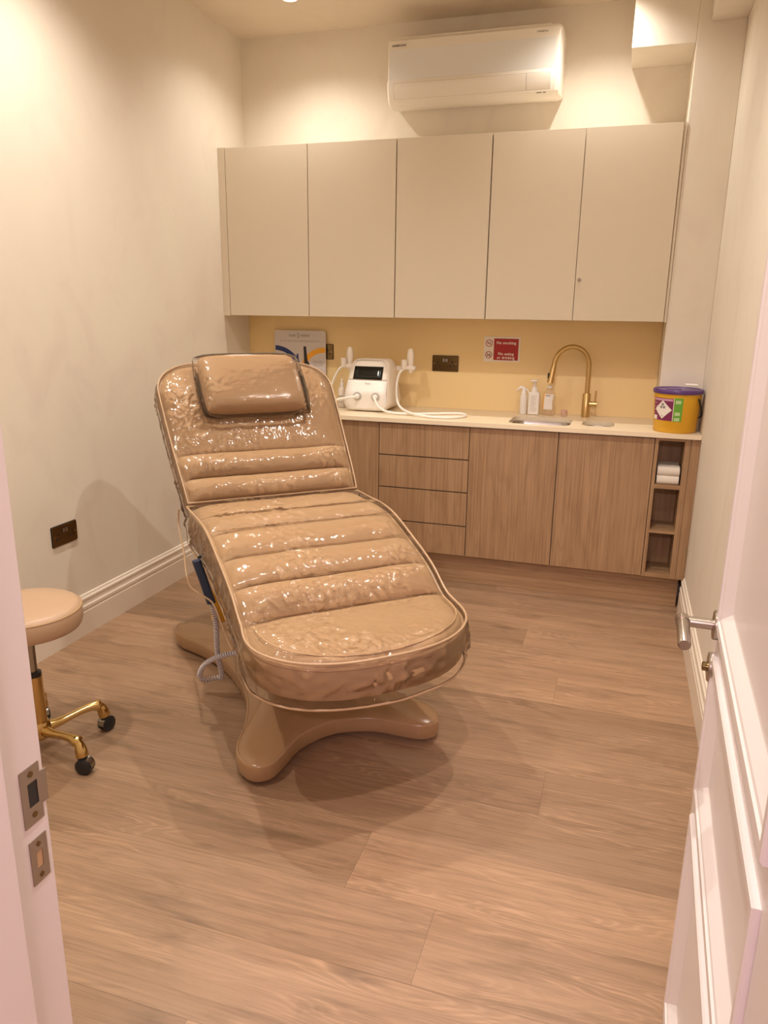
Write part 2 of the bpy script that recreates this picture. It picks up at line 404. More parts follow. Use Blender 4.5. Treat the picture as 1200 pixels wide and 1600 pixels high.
struct('trim_5', B(JX, HX, YD1, YD0+.002, 2.03, 2.06), M['paint'], bevel=.0015)

# ------------------------------------------------------------------ open door (right)
DW, DT, DHt = .80, .044, 2.02
lead = Vector((2.457, -2.955, 0)); ang = math.radians(88)
hinge = lead - Vector((math.cos(ang), math.sin(ang), 0))*DW
Mdoor = Matrix.Translation(hinge) @ Matrix.Rotation(ang, 4, 'Z')
bm = BM()
PZ = [(.125, .53), (.615, .855), (.945, 1.915)]; PX = (.135, .715)
box(bm, 0, PX[0], -DT, 0, .006, DHt); box(bm, PX[1], DW, -DT, 0, .006, DHt)
zz = [.006] + [v for p in PZ for v in p] + [DHt]
for a, b in zip(zz[::2], zz[1::2]): box(bm, PX[0], PX[1], -DT, 0, a, b)
for a, b in PZ: box(bm, PX[0], PX[1], -DT+.012, -.012, a, b)
door = struct('door_1', bm, M['paint'])
door.matrix_world = Mdoor; MW[door.name] = Mdoor
mprof = [(-.020, 0), (-.020, .006), (-.017, .009), (-.004, .0085), (-.002, .005), (.003, .0035), (.012, -.004), (.020, -.011), (.024, -.012)]
for a, b in PZ:
    bm = BM(); rings = []
    for o_, h in mprof:
        rings.append([bm.verts.new((x, h, z)) for x, z in ((PX[0]+o_, a+o_), (PX[1]-o_, a+o_), (PX[1]-o_, b-o_), (PX[0]+o_, b-o_))])
    for r0, r1 in zip(rings, rings[1:]):
        for i in range(4): bm.faces.new((r0[i], r0[(i+1) % 4], r1[(i+1) % 4], r1[i]))
    obj('panel_moulding', bm, M['paint'], door, local=True)
hz, hx = .925, .742
hd = obj('door_handle', lathe(BM(), [(.0001, 0), (.026, 0), (.026, .0105), (.0245, .012), (.0001, .012)], (hx, 0, hz), 40, 'y'), M['nickel'], door, local=True, smooth=True)
bm = lathe(BM(), [(.0001, .012), (.0095, .012), (.0095, .068), (.0001, .068)], (hx, 0, hz), 24, 'y')
obj('neck', bm, M['nickel'], hd, local=True, smooth=True)
bm = lathe(BM(), [(.0001, -.012), (.0125, -.012), (.0128, -.010), (.0128, .006), (.0001, .006)], (hx, .062, hz), 28, 'x')
bm2 = [(.0001, -.108), (.0085, -.108), (.0106, -.105), (.0108, -.012), (.0001, -.012)]
lathe(bm, bm2, (hx, .062, hz), 28, 'x')
obj('lever', bm, M['nickel'], hd, local=True, smooth=True)
tt = obj('lock_rose', lathe(BM(), [(.0001, 0), (.026, 0), (.026, .0105), (.0245, .012), (.0001, .012)], (hx, 0, .845), 40, 'y'), M['nickel'], door, local=True, smooth=True)
obj('thumb_turn', lathe(BM(), [(.0001, .012), (.009, .012), (.009, .020), (.007, .021), (.0001, .021)], (hx, 0, .845), 24, 'y', sy=.9), M['bronze'], tt, local=True, smooth=True)
for z in (.25, 1.0, 1.78):
    obj('hinge', lathe(BM(), [(.0001, -.05), (.006, -.05), (.006, .05), (.0001, .05)], (-.002, -DT*.5, z), 16), M['nickel'], door, local=True, smooth=True)

# ------------------------------------------------------------------ downlights
def downlight(x, y, label):
    t = thing('downlight', label, 'ceiling light', (x, y, H), 0, 'recessed ceiling downlights')
    obj('bezel', lathe(BM(), [(.034, -.0005), (.045, -.0005), (.047, -.003), (.045, -.006), (.036, -.007), (.034, -.004), (.034, -.0005)], (x, y, H), 32), M['acwhite'], t, smooth=True)
    obj('lens', lathe(BM(), [(.0001, -.0008), (.034, -.0008), (.034, -.003), (.0001, -.003)], (x, y, H), 28), M['lens'], t)
    l = bpy.data.lights.new('downlight_beam', 'SPOT'); l.energy = SPOT_E*(.45 if y > -1 else .92); l.color = SPOT_COL; l.spot_size = math.radians(136); l.spot_blend = 1.0; l.shadow_soft_size = .022
    lo = bpy.data.objects.new('downlight_beam', l); C.objects.link(lo); lo.parent = t; lo.location = (0, 0, -.012)
places = ['above the left end of the wall cabinets', 'in the back right corner of the ceiling beside the bulkhead',
          'above the left side of the treatment chair', 'right of the treatment chair above bare floor',
          'just inside the doorway on the left above the stool side', 'just inside the doorway above the open door']
for (x, y), p in zip(SPOTS, places): downlight(x, y, 'small round ceiling downlight ' + p)

# ------------------------------------------------------------------ base cabinets
YC, ZT, ZB = -.5214, .8756, .166
def door_slab(name, x0, x1, z0, z1, yf, parent, m, th=.018, g=.0021):
    return obj(name, B(x0+g, x1-g, yf, yf+th, z0+g, z1-g), m, parent, bevel=.0008)
def carcass(t, x0, x1, z0, z1, yf, yb, m=None):
    return obj('carcass', B(x0+.0005, x1-.0005, yf+.0185, yb, z0+.001, z1-.001), m or M['carcass'], t)
t = thing('base_cabinet', 'oak wood-grain base cabinet at the left end, partly behind the treatment chair', 'cabinet', (.5, -.27, 0), 0, 'oak base cabinets under the worktop')
carcass(t, 0, 1.0257, ZB, ZT, YC, -.002)
door_slab('door', .004, .525, ZB, ZT, YC, t, M['oak']); door_slab('door', .525, 1.0257, ZB, ZT, YC, t, M['oak'])
t = thing('drawer_unit', 'oak wood-grain base unit with four stacked drawers, right of the treatment chair', 'cabinet', (1.27, -.27, 0), 0, 'oak base cabinets under the worktop')
carcass(t, 1.0257, 1.5211, ZB, ZT, YC, -.002)
for a, b in ((.699, ZT-.004), (.521, .697), (.335, .519), (ZB, .333)): door_slab('drawer', 1.0257, 1.5211, a, b, YC, t, M['oak'], g=.002)
t = thing('base_cabinet', 'oak wood-grain base cabinet with two plain doors below the sinks', 'cabinet', (1.97, -.27, 0), 0, 'oak base cabinets under the worktop')
carcass(t, 1.5211, 2.4324, ZB, .70, YC, -.002)
obj('top_rail', B(1.53, 2.42, YC+.0185, YC+.03, .70, ZT-.001), M['carcass'], t)
door_slab('door', 1.5211, 1.9744, ZB, ZT-.003, YC, t, M['oak']); door_slab('door', 1.9744, 2.4324, ZB, ZT-.003, YC, t, M['oak'])
t = thing('shelf_unit', 'narrow open oak shelf unit with three cubby holes under the waste bin', 'shelf', (2.52, -.4, 0))
ox0, ox1 = 2.4334, 2.596
bm = BM(); box(bm, ox0, ox0+.0165, YC+.0, -.315, ZB, ZT-.002)
obj('side_panel', bm, M['oak'], t)
obj('side_panel', B(ox1-.028, ox1-.001, YC, -.315, ZB, ZT-.002), M['oak'], t)
ix0, ix1 = ox0+.0165, ox1-.028
obj('top_panel', B(ix0, ix1, YC, -.315, .862, ZT-.002), M['oakh'], t)
for z0, z1 in ((.625, .645), (.398, .414), (ZB, .188)): obj('shelf', B(ix0, ix1, YC, -.33, z0, z1), M['oakh'], t)
obj('back_panel', B(ix0, ix1, -.33, -.315, ZB, .862), M['oak'], t)
tag(obj('filler_panel', B(ox1+.0005, XR-.001, YC, YC+.018, ZB, ZT-.002), M['oak']), 'narrow vertical oak filler panel between the open shelf unit and the right wall', 'panel')
tag(obj('plinth', B(.002, 2.616, -.4724, -.455, .001, ZB-.001), M['oakh']), 'long oak kickboard plinth on the floor under the base cabinets', 'plinth')

# worktop with two sink cut-outs
def lshape_fill(bm, outer, holes, z0, z1):
    for z in (z0, z1):
        es = []
        for loop in [outer]+holes:
            vs = [bm.verts.new((x, y, z)) for x, y in loop]
            es += [bm.edges.new((vs[i], vs[(i+1) % len(vs)])) for i in range(len(vs))]
        bmesh.ops.triangle_fill(bm, edges=es, use_beauty=True, use_dissolve=False)
    for loop in [outer]+holes:
        a = [bm.verts.new((x, y, z0)) for x, y in loop]; b = [bm.verts.new((x, y, z1)) for x, y in loop]
        for i in range(len(loop)): bm.faces.new((a[i], a[(i+1) % len(loop)], b[(i+1) % len(loop)], b[i]))
    bmesh.ops.remove_doubles(bm, verts=bm.verts, dist=1e-5)
H1 = (1.705, 2.02, -.475, -.185); H2 = (2.075, 2.235, -.425, -.225)
h1 = rrect(*H1, .06, 8); h2 = rrect(*H2, .055, 8)
bm = BM(); lshape_fill(bm, [(.001, -.544), (XR-.001, -.544), (XR-.001, YP-.001), (XP-.001, YP-.001), (XP-.001, -.001), (.001, -.001)], [h1, h2], .878, .90)
tag(obj('worktop', bm, M['worktop']), 'long cream worktop with two sink cut-outs on the oak base cabinets', 'worktop')
def bowl(x0, x1, y0, y1, r, depth, label):
    t = thing('sink_bowl', label, 'sink', ((x0+x1)/2, (y0+y1)/2, .877-depth), 0)
    bm = BM(); rings = []
    for o_, z in ((-.014, .8765), (.003, .8765), (.004, .872), (.008, .86), (.012, .877-depth+.03), (.022, .877-depth+.008), (.045, .877-depth), (.06, .877-depth-.001)):
        rings.append([bm.verts.new((x, y, z)) for x, y in rrect(x0+o_, x1-o_, y0+o_, y1-o_, max(r-o_*.3, .012), 8)])
    for a, b in zip(rings, rings[1:]):
        for i in range(len(a)): bm.faces.new((a[i], a[(i+1) % len(a)], b[(i+1) % len(a)], b[i]))
    bm.faces.new(rings[-1])
    o = obj('bowl', bm, M['steel'], t, smooth=True, angle=50)
    sd = o.modifiers.new('solid', 'SOLIDIFY'); sd.thickness = .0012; sd.offset = 1
    obj('drain', lathe(BM(), [(.0001, .0), (.03, .0), (.03, .002), (.022, .003), (.0001, .001)], ((x0+x1)/2, (y0+y1)/2, .877-depth-.0005), 24), M['nickel'], t, smooth=True)
bowl(*H1, .06, .165, 'large stainless steel sink bowl set in the cream worktop')
bowl(*H2, .055, .10, 'small stainless steel half bowl sink below the brass tap')

# splashback
tag(obj('splashback', B(.001, XP-.002, -.008, -.0005, .9005, 1.4135), M['splash']), 'smooth peach splashback panel between worktop and wall cabinets', 'splashback')

# ------------------------------------------------------------------ wall cabinets
YU, UB, UT = -.3186, 1.4144, 2.3101
WC = 'taupe wall cabinets on the back wall'
def wcab(x0, x1, divs, label, extra=None):
    t = thing('wall_cabinet', label, 'cabinet', ((x0+x1)/2, -.16, UB), 0, WC)
    obj('carcass', B(x0+.0008, x1-.0008, YU+.0185, -.009, UB+.002, UT-.002), M['taupe'], t)
    if extra: obj('filler_strip', B(extra[0], extra[1]-.001, YU, YU+.018, UB, UT), M['taupe'], t)
    ds = []
    for a, b in zip(divs, divs[1:]): ds.append(door_slab('door', a, b, UB, UT, YU, t, M['taupe'], g=.0018))
    return t, ds
wcab(.0, 1.0388, (.0437, .5392, 1.0382), 'taupe handleless wall cabinet with two doors at the left end, next to the left wall', (.001, .0437))
wcab(1.0388, 1.5356, (1.0402, 1.5348), 'single-door taupe wall cabinet in the middle of the row, above the white machine')
t, ds = wcab(1.5356, 2.4222, (1.5372, 1.9837, 2.4215), 'taupe handleless wall cabinet with two doors and a small lock, at the right end')
lk = obj('lock', lathe(BM(), [(.0001, YU-.006), (.0075, YU-.006), (.009, YU-.004), (.009, YU)], (2.003, 0, 1.614), 20, 'y'), M['nickel'], ds[1], smooth=True)
obj('keyhole', B(2.0022, 2.0038, YU-.0066, YU-.006, 1.610, 1.618), M['black'], lk)
tag(obj('filler_panel', B(2.4226, XP-.001, YU+.004, -.31, UB, UT), M['taupe']), 'thin taupe end strip between the right wall cabinet and the pier', 'panel')

# ------------------------------------------------------------------ air conditioner
t = thing('air_conditioner', 'white wall-mounted air conditioning unit with silver front, high on the back wall', 'air conditioner', (1.39, -.1, 2.49))
ax0, ax1 = .948, 1.832
prof = [(0, 2.80), (-.165, 2.805), (-.195, 2.80), (-.212, 2.785), (-.215, 2.76), (-.215, 2.605), (-.222, 2.600), (-.226, 2.585), (-.222, 2.55), (-.205, 2.508), (-.175, 2.487), (-.14, 2.482), (-.03, 2.50), (0, 2.51)]
bm = BM()
secs = [(ax0, .90, .9), (ax0+.003, .965, .965), (ax0+.012, 1, 1), (ax1-.022, 1, 1), (ax1-.008, .97, .965), (ax1, .90, .9)]
rg = []
for x, sy, sz in secs: rg.append([bm.verts.new((x, yy*sy, 2.645+(zz-2.645)*sz if zz > 2.3 else zz)) for yy, zz in prof])
for a, b in zip(rg, rg[1:]):
    for i in range(len(prof)-1): bm.faces.new((a[i], a[i+1], b[i+1], b[i]))
    bm.faces.new((a[-1], a[0], b[0], b[-1]))
bm.faces.new(rg[0]); bm.faces.new(rg[-1])
body = obj('body', bm, M['acwhite'], t, smooth=True, angle=28)
obj('top_grille', B(ax0+.03, ax1-.06, -.19, -.02, 2.800, 2.808), M['acwhite'], t, bevel=.003)
obj('front_panel', prism(BM(), rrect(ax0+.012, ax1-.028, 2.603, 2.742, .003, 2), 'y', -.2168, -.213), M['silver'], t, label='silver micro-perforated front panel')
# louvre flap along the lower curve
pc = [(-.2275, 2.586), (-.2285, 2.580), (-.2270, 2.568), (-.2235, 2.548), (-.2150, 2.527), (-.2085, 2.5155)]
for xa, xb in ((ax0+.040, 1.668), (1.671, 1.785)):
    obj('louvre', prism(BM(), pc + [(y+.012, z+.002) for y, z in reversed(pc)], 'x', xa, xb), M['acwhite'], t, smooth=True, angle=25)
pc = [(-.2270, 2.5875), (-.2278, 2.580), (-.2263, 2.568), (-.2228, 2.548), (-.2143, 2.526), (-.2070, 2.5135)]
obj('louvre_gap', prism(BM(), pc + [(y+.012, z+.002) for y, z in reversed(pc)], 'x', ax0+.0385, 1.7865), M['lgrey'], t, smooth=True, angle=25)
text('brand_lettering', 'SAMSUNG', .014, (ax0+.064, -.2160, 2.762), M['grey'], t, sx=1.15, bold=.0004)
text('range_lettering', 'WindFree', .012, (1.735, -.2160, 2.768), M['lgrey'], t, sx=1.1, bold=.0003)
obj('indicator', B(1.72, 1.745, -.2010, -.199, 2.5015, 2.5045), M['grey'], t)
obj('indicator', B(1.752, 1.765, -.2010, -.199, 2.5015, 2.5045), M['grey'], t)

# ------------------------------------------------------------------ sockets
def socket(t, fr):
    """fr: matrix mapping (u right, v out of wall, w up) centred on the plate"""
    def put(name, bm, m, par=t, **k):
        bm.transform(fr); return obj(name, bm, m, par, **k)
    bp_ = put('backing', prism(BM(), rrect(-.078, .078, -.046, .046, .006), 'y', 0, -.003), M['black'])
    pl = put('face_plate', prism(BM(), rrect(-.0755, .0755, -.0435, .0435, .007), 'y', -.003, -.0075), M['bronze'], bevel=.0012)
    for s in (-1, 1):
        cx = s*.042
        put('earth_slot', B(cx-.0035, cx+.0035, -.0079, -.0074, .004, .014), M['black'], pl)
        put('pin_slot', B(cx-.0155, cx-.006, -.0079, -.0074, -.017, -.009), M['black'], pl)
        put('pin_slot', B(cx+.006, cx+.0155, -.0079, -.0074, -.017, -.009), M['black'], pl)
        put('screw', lathe(BM(), [(.0001, -.0085), (.003, -.0085), (.003, -.0074)], (s*.064, 0, 0), 12, 'y'), M['brass'], pl, smooth=True)
    for s in (-1, 1): put('rocker_switch', prism(BM(), [(-.0075, .0), (-.0075, .018), (-.0125, .018), (-.0095, .0)], 'x', s*.0085-.0065, s*.0085+.0065).copy() if False else B(s*.0085-.0065, s*.0085+.0065, -.011, -.0074, .010, .028), M['nickel'], pl, bevel=.0008)
    put('switch_surround', B(-.0175, .0175, -.0082, -.0073, .0075, .0305), M['black'], pl)
t = thing('wall_socket', 'antique brass double power socket on the peach splashback between machine and sign', 'power socket', (1.262, -.008, 1.16)); socket(t, Matrix.Translation((1.262, -.008, 1.160)))
t = thing('wall_socket', 'antique brass double power socket low on the left wall above the baseboard', 'power socket', (0, -1.79, .497)); socket(t, Matrix.Translation((0, -1.791, .497)) @ Matrix.Rotation(PI/2, 4, 'Z'))
t = thing('wall_socket', 'dark double power socket half hidden behind the white display board', 'power socket', (.50, -.008, 1.21)); socket(t, Matrix.Translation((.487, -.008, 1.207)))

# ------------------------------------------------------------------ no smoking sign
t = thing('warning_sign', 'red and white no smoking, no eating or drinking sign on the splashback', 'sign', (1.587, -.008, 1.249))
sx0, sx1, sz0, sz1 = 1.484, 1.690, 1.180, 1.319
obj('plate', prism(BM(), rrect(sx0, sx1, sz0, sz1, .004, 3), 'y', -.0085, -.0105), M['paper'], t)
obj('red_panel', B(sx0+.057, sx1-.010, -.0112, -.0104, sz0+.009, sz1-.010), M['red'], t)
cx_ = (sx0+.057+sx1-.010)/2
text('lettering', 'No smoking', .0225, (cx_, -.0113, 1.285), M['paper'], t, bold=.0003)
text('lettering', 'No eating', .0225, (cx_, -.0113, 1.224), M['paper'], t, bold=.0003)
text('lettering', 'or drinking', .0225, (cx_, -.0113, 1.203), M['paper'], t, bold=.0003)
for zc, kind in ((1.282, 0), (1.217, 1)):
    bm = BM(); cx = sx0+.029
    lathe(bm, [(.0165, -.0104), (.0200, -.0104), (.0200, -.0112), (.0165, -.0112), (.0165, -.0104)], (cx, 0, zc), 28, 'y')
    p = obj('prohibition_ring', bm, M['red'], t)
    bm = BM()
    if kind == 0:
        box(bm, -.011, .009, -.0109, -.0105, -.003, .001); box(bm, .006, .010, -.0109, -.0105, .003, .010)
        bm.transform(Matrix.Translation((cx, 0, zc)))
    else:
        prism(bm, [(cx-.011, zc-.008), (cx-.002, zc-.008), (cx-.003, zc+.003), (cx-.011, zc+.001)], 'y', -.0105, -.0109)
        prism(bm, [(cx+.002, zc-.010), (cx+.009, zc-.010), (cx+.011, zc+.008), (cx+.002, zc+.006)], 'y', -.0105, -.0109)
    obj('symbol', bm, M['grey'], p)
    bm = B(-.018, .018, -.0114, -.0110, -.0014, .0014); bm.transform(Matrix.Translation((cx, 0, zc)) @ Matrix.Rotation(math.radians(40), 4, 'Y'))
    obj('bar', bm, M['red'], p)

# ------------------------------------------------------------------ display board
t = thing('display_board', 'white printed display board with blue and yellow arcs, standing behind the treatment chair', 'poster', (.352, -.03, .90))
px0, px1, pz0, pz1 = .182, .522, .901, 1.330
obj('board', prism(BM(), rrect(px0, px1, 1.047, pz1, .018, 6) , 'y', -.0300, -.0262), M['card'], t)
obj('stand', B(px0+.004, px1-.002, -.034, -.018, .901, 1.049), M['black'], t)
def annulus(cx, cz, r0, r1, a0, a1, y0, y1, n=20):
    bm = BM(); pts = [(cx+r1*math.cos(a0+(a1-a0)*i/n), cz+r1*math.sin(a0+(a1-a0)*i/n)) for i in range(n+1)] + [(cx+r0*math.cos(a0+(a1-a0)*i/n), cz+r0*math.sin(a0+(a1-a0)*i/n)) for i in range(n, -1, -1)]
    return prism(bm, pts, 'y', y0, y1)
D = math.radians
obj('blue_arc', annulus(.188, 1.055, .155, .183, D(90), D(22), -.0308, -.0302), M['blue'], t)
obj('yellow_arc', annulus(.510, 1.070, .130, .161, D(86), D(160), -.0308, -.0302), M['orange'], t)
obj('printed_figure', prism(BM(), [(.318, 1.10), (.331, 1.19), (.341, 1.19), (.343, 1.13), (.372, 1.08), (.33, 1.07)], 'y', -.0303, -.0310), M['blue'], t)
obj('printed_figure', prism(BM(), [(.382, 1.07), (.376, 1.235), (.392, 1.237), (.402, 1.15), (.415, 1.13), (.412, 1.08)], 'y', -.0303, -.0311), M['black'], t)
obj('printed_figure', prism(BM(), [(.362, 1.07), (.372, 1.14), (.384, 1.14), (.386, 1.07)], 'y', -.0303, -.0309), M['skin'], t)
text('lettering', 'Seyfer', .022, (.306, -.0302, 1.300), M['grey'], t)
text('lettering', 'MERIVE', .019, (.388, -.0302, 1.299), M['grey'], t)
obj('crescent_mark', annulus(.330, 1.300, .0145, .0185, D(-70), D(70), -.0306, -.0302), M['grey'], t)
text('lettering', 'NOVEL BOOSTED SKIN REMODELLING', .0155, (.352, -.0302, 1.266), M['lgrey'], t)
for i in range(4): obj('text_line', B(.438, .500, -.0305, -.0302, 1.148-.0085*i, 1.150-.0085*i), M['grey'], t)

# ------------------------------------------------------------------ treatment machine
t = thing('treatment_machine', 'white tabletop treatment machine with black screen on the worktop', 'machine', (.90, -.22, .90))
# front outline (x,z) at several depths: a leaning tapered body
def front(x0, x1, zt, tilt, r=.05):
    pts = []
    for x, z in rrect(x0, x1, 0, zt, r, 7):
        k_ = z/zt; cx = (x0+x1)/2; pts.append((cx+(x-cx)*(1-.16*k_**1.4), z))
    return pts
def dev_ring(dy, inset, zt=.282):
    x0, x1 = .752, 1.018
    out = []
    for x, z in front(x0+inset, x1-inset, zt-inset*1.2, 0, .048):
        zz = z+inset*.6
        yf = -.345 + .52*max(0, zz-.10)*(1 if zz < .28 else 1)      # face leans back above 100 mm
        out.append((x, yf+dy, .905+zz))
    return out
bm = BM(); rings = []
for dy, ins in ((.012, .000), (.003, .004), (0, .010)):
    rings.append([bm.verts.new(p) for p in dev_ring(dy, ins)])
back = []
for x, y, z in dev_ring(.012, .0): back.append(bm.verts.new((x*.94+.06, min(-.155+.1*(1-(z-.905)/.28), -.08), z)))
seq = [back]+rings
for a, b in zip(seq, seq[1:]):
    for i in range(len(a)): bm.faces.new((a[i], a[(i+1) % len(a)], b[(i+1) % len(a)], b[i]))
bm.faces.new(back); 
body = obj('body', bm, M['white_warm'], t, smooth=True, angle=40)
# front face as a strip that follows the lean
def dface(name, x0, x1, z0, z1, off, m, par, taper=.16, n=8, thick=.002, r=0):
    bm = BM(); rows = []
    cx = .885
    for i in range(n+1):
        z = z0+(z1-z0)*i/n; k_ = 1-taper*(z/.282)**1.4; yy = -.345+.52*max(0, z-.10)+off
        lim = .1255*k_
        # round the body corners
        cr = .045
        if z < cr: lim -= cr-math.sqrt(max(0, cr*cr-(cr-z)**2))
        if z > .275-cr: lim -= cr-math.sqrt(max(0, cr*cr-(z-.275+cr)**2))
        xa = max(cx+(x0-cx)*k_, cx-lim); xb = min(cx+(x1-cx)*k_, cx+lim)
        rows.append([bm.verts.new((xa+(xb-xa)*j/6, yy, .905+z)) for j in range(7)])
    for a, b in zip(rows, rows[1:]):
        for j in range(6): bm.faces.new((a[j], a[j+1], b[j+1], b[j]))
    o = obj(name, bm, m, par, smooth=True); s_ = o.modifiers.new('s', 'SOLIDIFY'); s_.thickness = thick; s_.offset = -1
    return o
dface('front_cover', .75, 1.02, .006, .167, -.0005, M['white'], t, n=12)
sp = dface('screen_surround', .75, 1.02, .168, .274, .001, M['white_warm'], t, n=12)
dface('screen', .795, .972, .172, .242, -.0025, M['screen'], t, taper=.05, n=3, thick=.001)
text('lettering', 'Team', .015, (.890, -.345+.52*.05-.003, .905+.152), M['lgrey'], t, rot=(PI/2-.48, 0, 0))
def ballport(x, z):
    y = -.346
    p = obj('hose_port', lathe(BM(), [(.0001, 0), (.024, 0), (.024, -.003), (.019, -.004), (.0001, -.004)], (x, y, z), 28, 'y'), M['lgrey'], t, smooth=True)
    obj('connector', lathe(BM(), [(.0001, -.004), (.0145, -.004), (.0145, -.014), (.010, -.021), (.0001, -.022)], (x, y, z), 24, 'y'), M['white'], p, smooth=True)
ballport(.838, .985); ballport(.945, .985)
def handpiece(cx, s):
    h = obj('handpiece', lathe(BM(), [(.0001, 0), (.010, 0), (.017, .012), (.019, .04), (.021, .08), (.017, .108), (.009, .120), (.0001, .121)], (cx, -.15, 1.125), 24, sy=.8), M['white_warm'], t, smooth=True)
    a = obj('holder', prism(BM(), rrect(cx-.035, cx+.034, -.175, -.125, .015), 'z', 1.128, 1.150), M['white_warm'], t, bevel=.003)
    obj('holder_cup', lathe(BM(), [(.0001, -.018), (.012, -.018), (.022, 0), (.023, .012), (.0001, .012)], (cx+.004, -.15, 1.128), 24), M['white_warm'], a, smooth=True)
    obj('hose_socket', lathe(BM(), [(.0001, -.028), (.016, -.028), (.018, 0), (.018, .026), (.0001, .028)], (cx-.03, -.17, 1.158), 20), M['white_warm'], a, smooth=True)
    obj('arm', B(min(cx, .885+s*.06), max(cx, .885+s*.06), -.135, -.115, 1.12, 1.145), M['white_warm'], a)
handpiece(.722, -1); handpiece(1.090, 1)
hose1 = crom([(.838, -.366, .985), (.80, -.385, .980), (.73, -.38, .965), (.66, -.36, .945), (.60, -.31, .93), (.60, -.24, .945), (.615, -.20, 1.0), (.645, -.19, 1.08), (.672, -.18, 1.125), (.690, -.17, 1.135)], 8)
obj('hose', tube(BM(), hose1, .0068, 12), M['white'], t, smooth=True)
hose2 = crom([(.945, -.366, .985), (.955, -.385, .975), (.985, -.40, .935), (1.045, -.40, .912), (1.15, -.40, .908), (1.28, -.33, .908), (1.40, -.27, .908), (1.455, -.31, .908), (1.452, -.39, .908), (1.39, -.46, .908), (1.29, -.47, .909), (1.18, -.43, .916), (1.09, -.34, .935), (1.045, -.26, .975), (1.025, -.20, 1.05), (1.035, -.18, 1.11), (1.057, -.17, 1.132)], 8)
obj('hose', tube(BM(), hose2, .0068, 12), M['white'], t, smooth=True)

# ------------------------------------------------------------------ bottles
def lines(par, x0, x1, z0, n, dz, y, m, h=.0016):
    bm = BM()
    for i in range(n):
        xa = x1-(x1-x0)*random.uniform(0, .35)
        box(bm, x0, xa, y, y+.0004, z0-i*dz-h, z0-i*dz)
    return obj('printed_lines', bm, m, par)
# small bottle beside machine
t = thing('spray_bottle', 'small white dispenser bottle left of the treatment machine', 'bottle', (.690, -.20, .9005))
obj('bottle_body', lathe(BM(), [(.0001, 0), (.020, 0), (.022, .003), (.022, .098), (.018, .112), (.010, .120), (.0001, .121)], (.690, -.20, .9007), 28), M['white_warm'], t, smooth=True)
obj('cap', lathe(BM(), [(.0001, .121), (.011, .121), (.011, .140), (.006, .144), (.006, .165), (.0001, .167)], (.690, -.20, .9007), 20), M['white'], t, smooth=True)
obj('label', B(.676, .704, -.2235, -.222, .965, .969), M['grey'], t); obj('label_line', B(.680, .702, -.2235, -.222, .930, .936), M['lgrey'], t)
# slim spray pump
bx, by = 1.735, -.085
t = thing('spray_bottle', 'slim white trigger spray bottle, leftmost of those behind the large sink', 'bottle', (bx, by, .9005))
obj('bottle_body', lathe(BM(), [(.0001, 0), (.019, 0), (.021, .003), (.0205, .10), (.016, .104), (.016, .122), (.0001, .123)], (bx, by, .9007), 28), M['white'], t, smooth=True)
obj('spray_head', tube(BM(), crom([(bx, by, 1.022), (bx-.002, by, 1.043), (bx-.018, by-.005, 1.048), (bx-.038, by-.01, 1.030)], 6), [.015, .0148, .0146, .0142, .013, .012, .0115, .011, .0105, .010, .0095, .009, .008, .007, .006, .0055, .005, .0045, .004], 12), M['white'], t, smooth=True)
obj('trigger', tube(BM(), crom([(bx+.006, by-.008, 1.040), (bx+.02, by-.012, 1.038), (bx+.028, by-.016, 1.02)], 5), .0035, 8), M['white'], t, smooth=True)
# square soap pump
bx = 1.793
t = thing('soap_dispenser', 'tall white pump soap bottle with printed label behind the large sink', 'bottle', (bx, -.085, .9005))
obj('bottle_body', prism(BM(), rrect(bx-.031, bx+.031, -.105, -.065, .010), 'z', .9007, 1.025), M['white'], t, bevel=.006, seg=3)
obj('pump_collar', lathe(BM(), [(.0001, 0), (.019, 0), (.0175, .024), (.009, .028), (.008, .062), (.0001, .063)], (bx, -.085, 1.024), 24), M['white'], t, smooth=True)
obj('pump_nozzle', prism(BM(), rrect(bx-.020, bx+.016, -.125, -.075, .006), 'z', 1.086, 1.094), M['white'], t, bevel=.002)
lab = obj('label', B(bx-.019, bx+.019, -.1056, -.105, .915, 1.010), M['paper'], t)
lines(lab, bx-.016, bx+.017, 1.005, 12, .0075, -.1060, M['lgrey'])
# clear gel bottle
bx = 1.876
t = thing('gel_bottle', 'clear hand gel bottle with white label under the brass tap spout', 'bottle', (bx, -.085, .9005))
obj('bottle_body', lathe(BM(), [(.0001, 0), (.030, 0), (.034, .004), (.034, .035), (.031, .065), (.034, .10), (.030, .125), (.014, .145), (.012, .150), (.0001, .151)], (bx, -.085, .9007), 32, sy=.65), M['clearbottle'], t, smooth=True)
obj('cap', lathe(BM(), [(.0001, .150), (.013, .150), (.013, .164), (.0001, .165)], (bx, -.085, .9007), 24), M['white'], t, smooth=True)
lab = obj('label', prism(BM(), [(bx-.026, .935), (bx+.021, .933), (bx+.019, .975), (bx+.024, 1.018), (bx-.022, 1.020), (bx-.025, .985)], 'y', -.1085, -.1080), M['paper'], t)
obj('print', B(bx-.018, bx+.008, -.1090, -.1085, 1.008, 1.013), M['grey'], lab)
obj('yellow_edge', prism(BM(), [(bx-.030, .94), (bx-.026, .935), (bx-.025, .985), (bx-.022, 1.020), (bx-.028, 1.018), (bx-.030, .98)], 'y', -.1084, -.1079), M['orange'], lab)
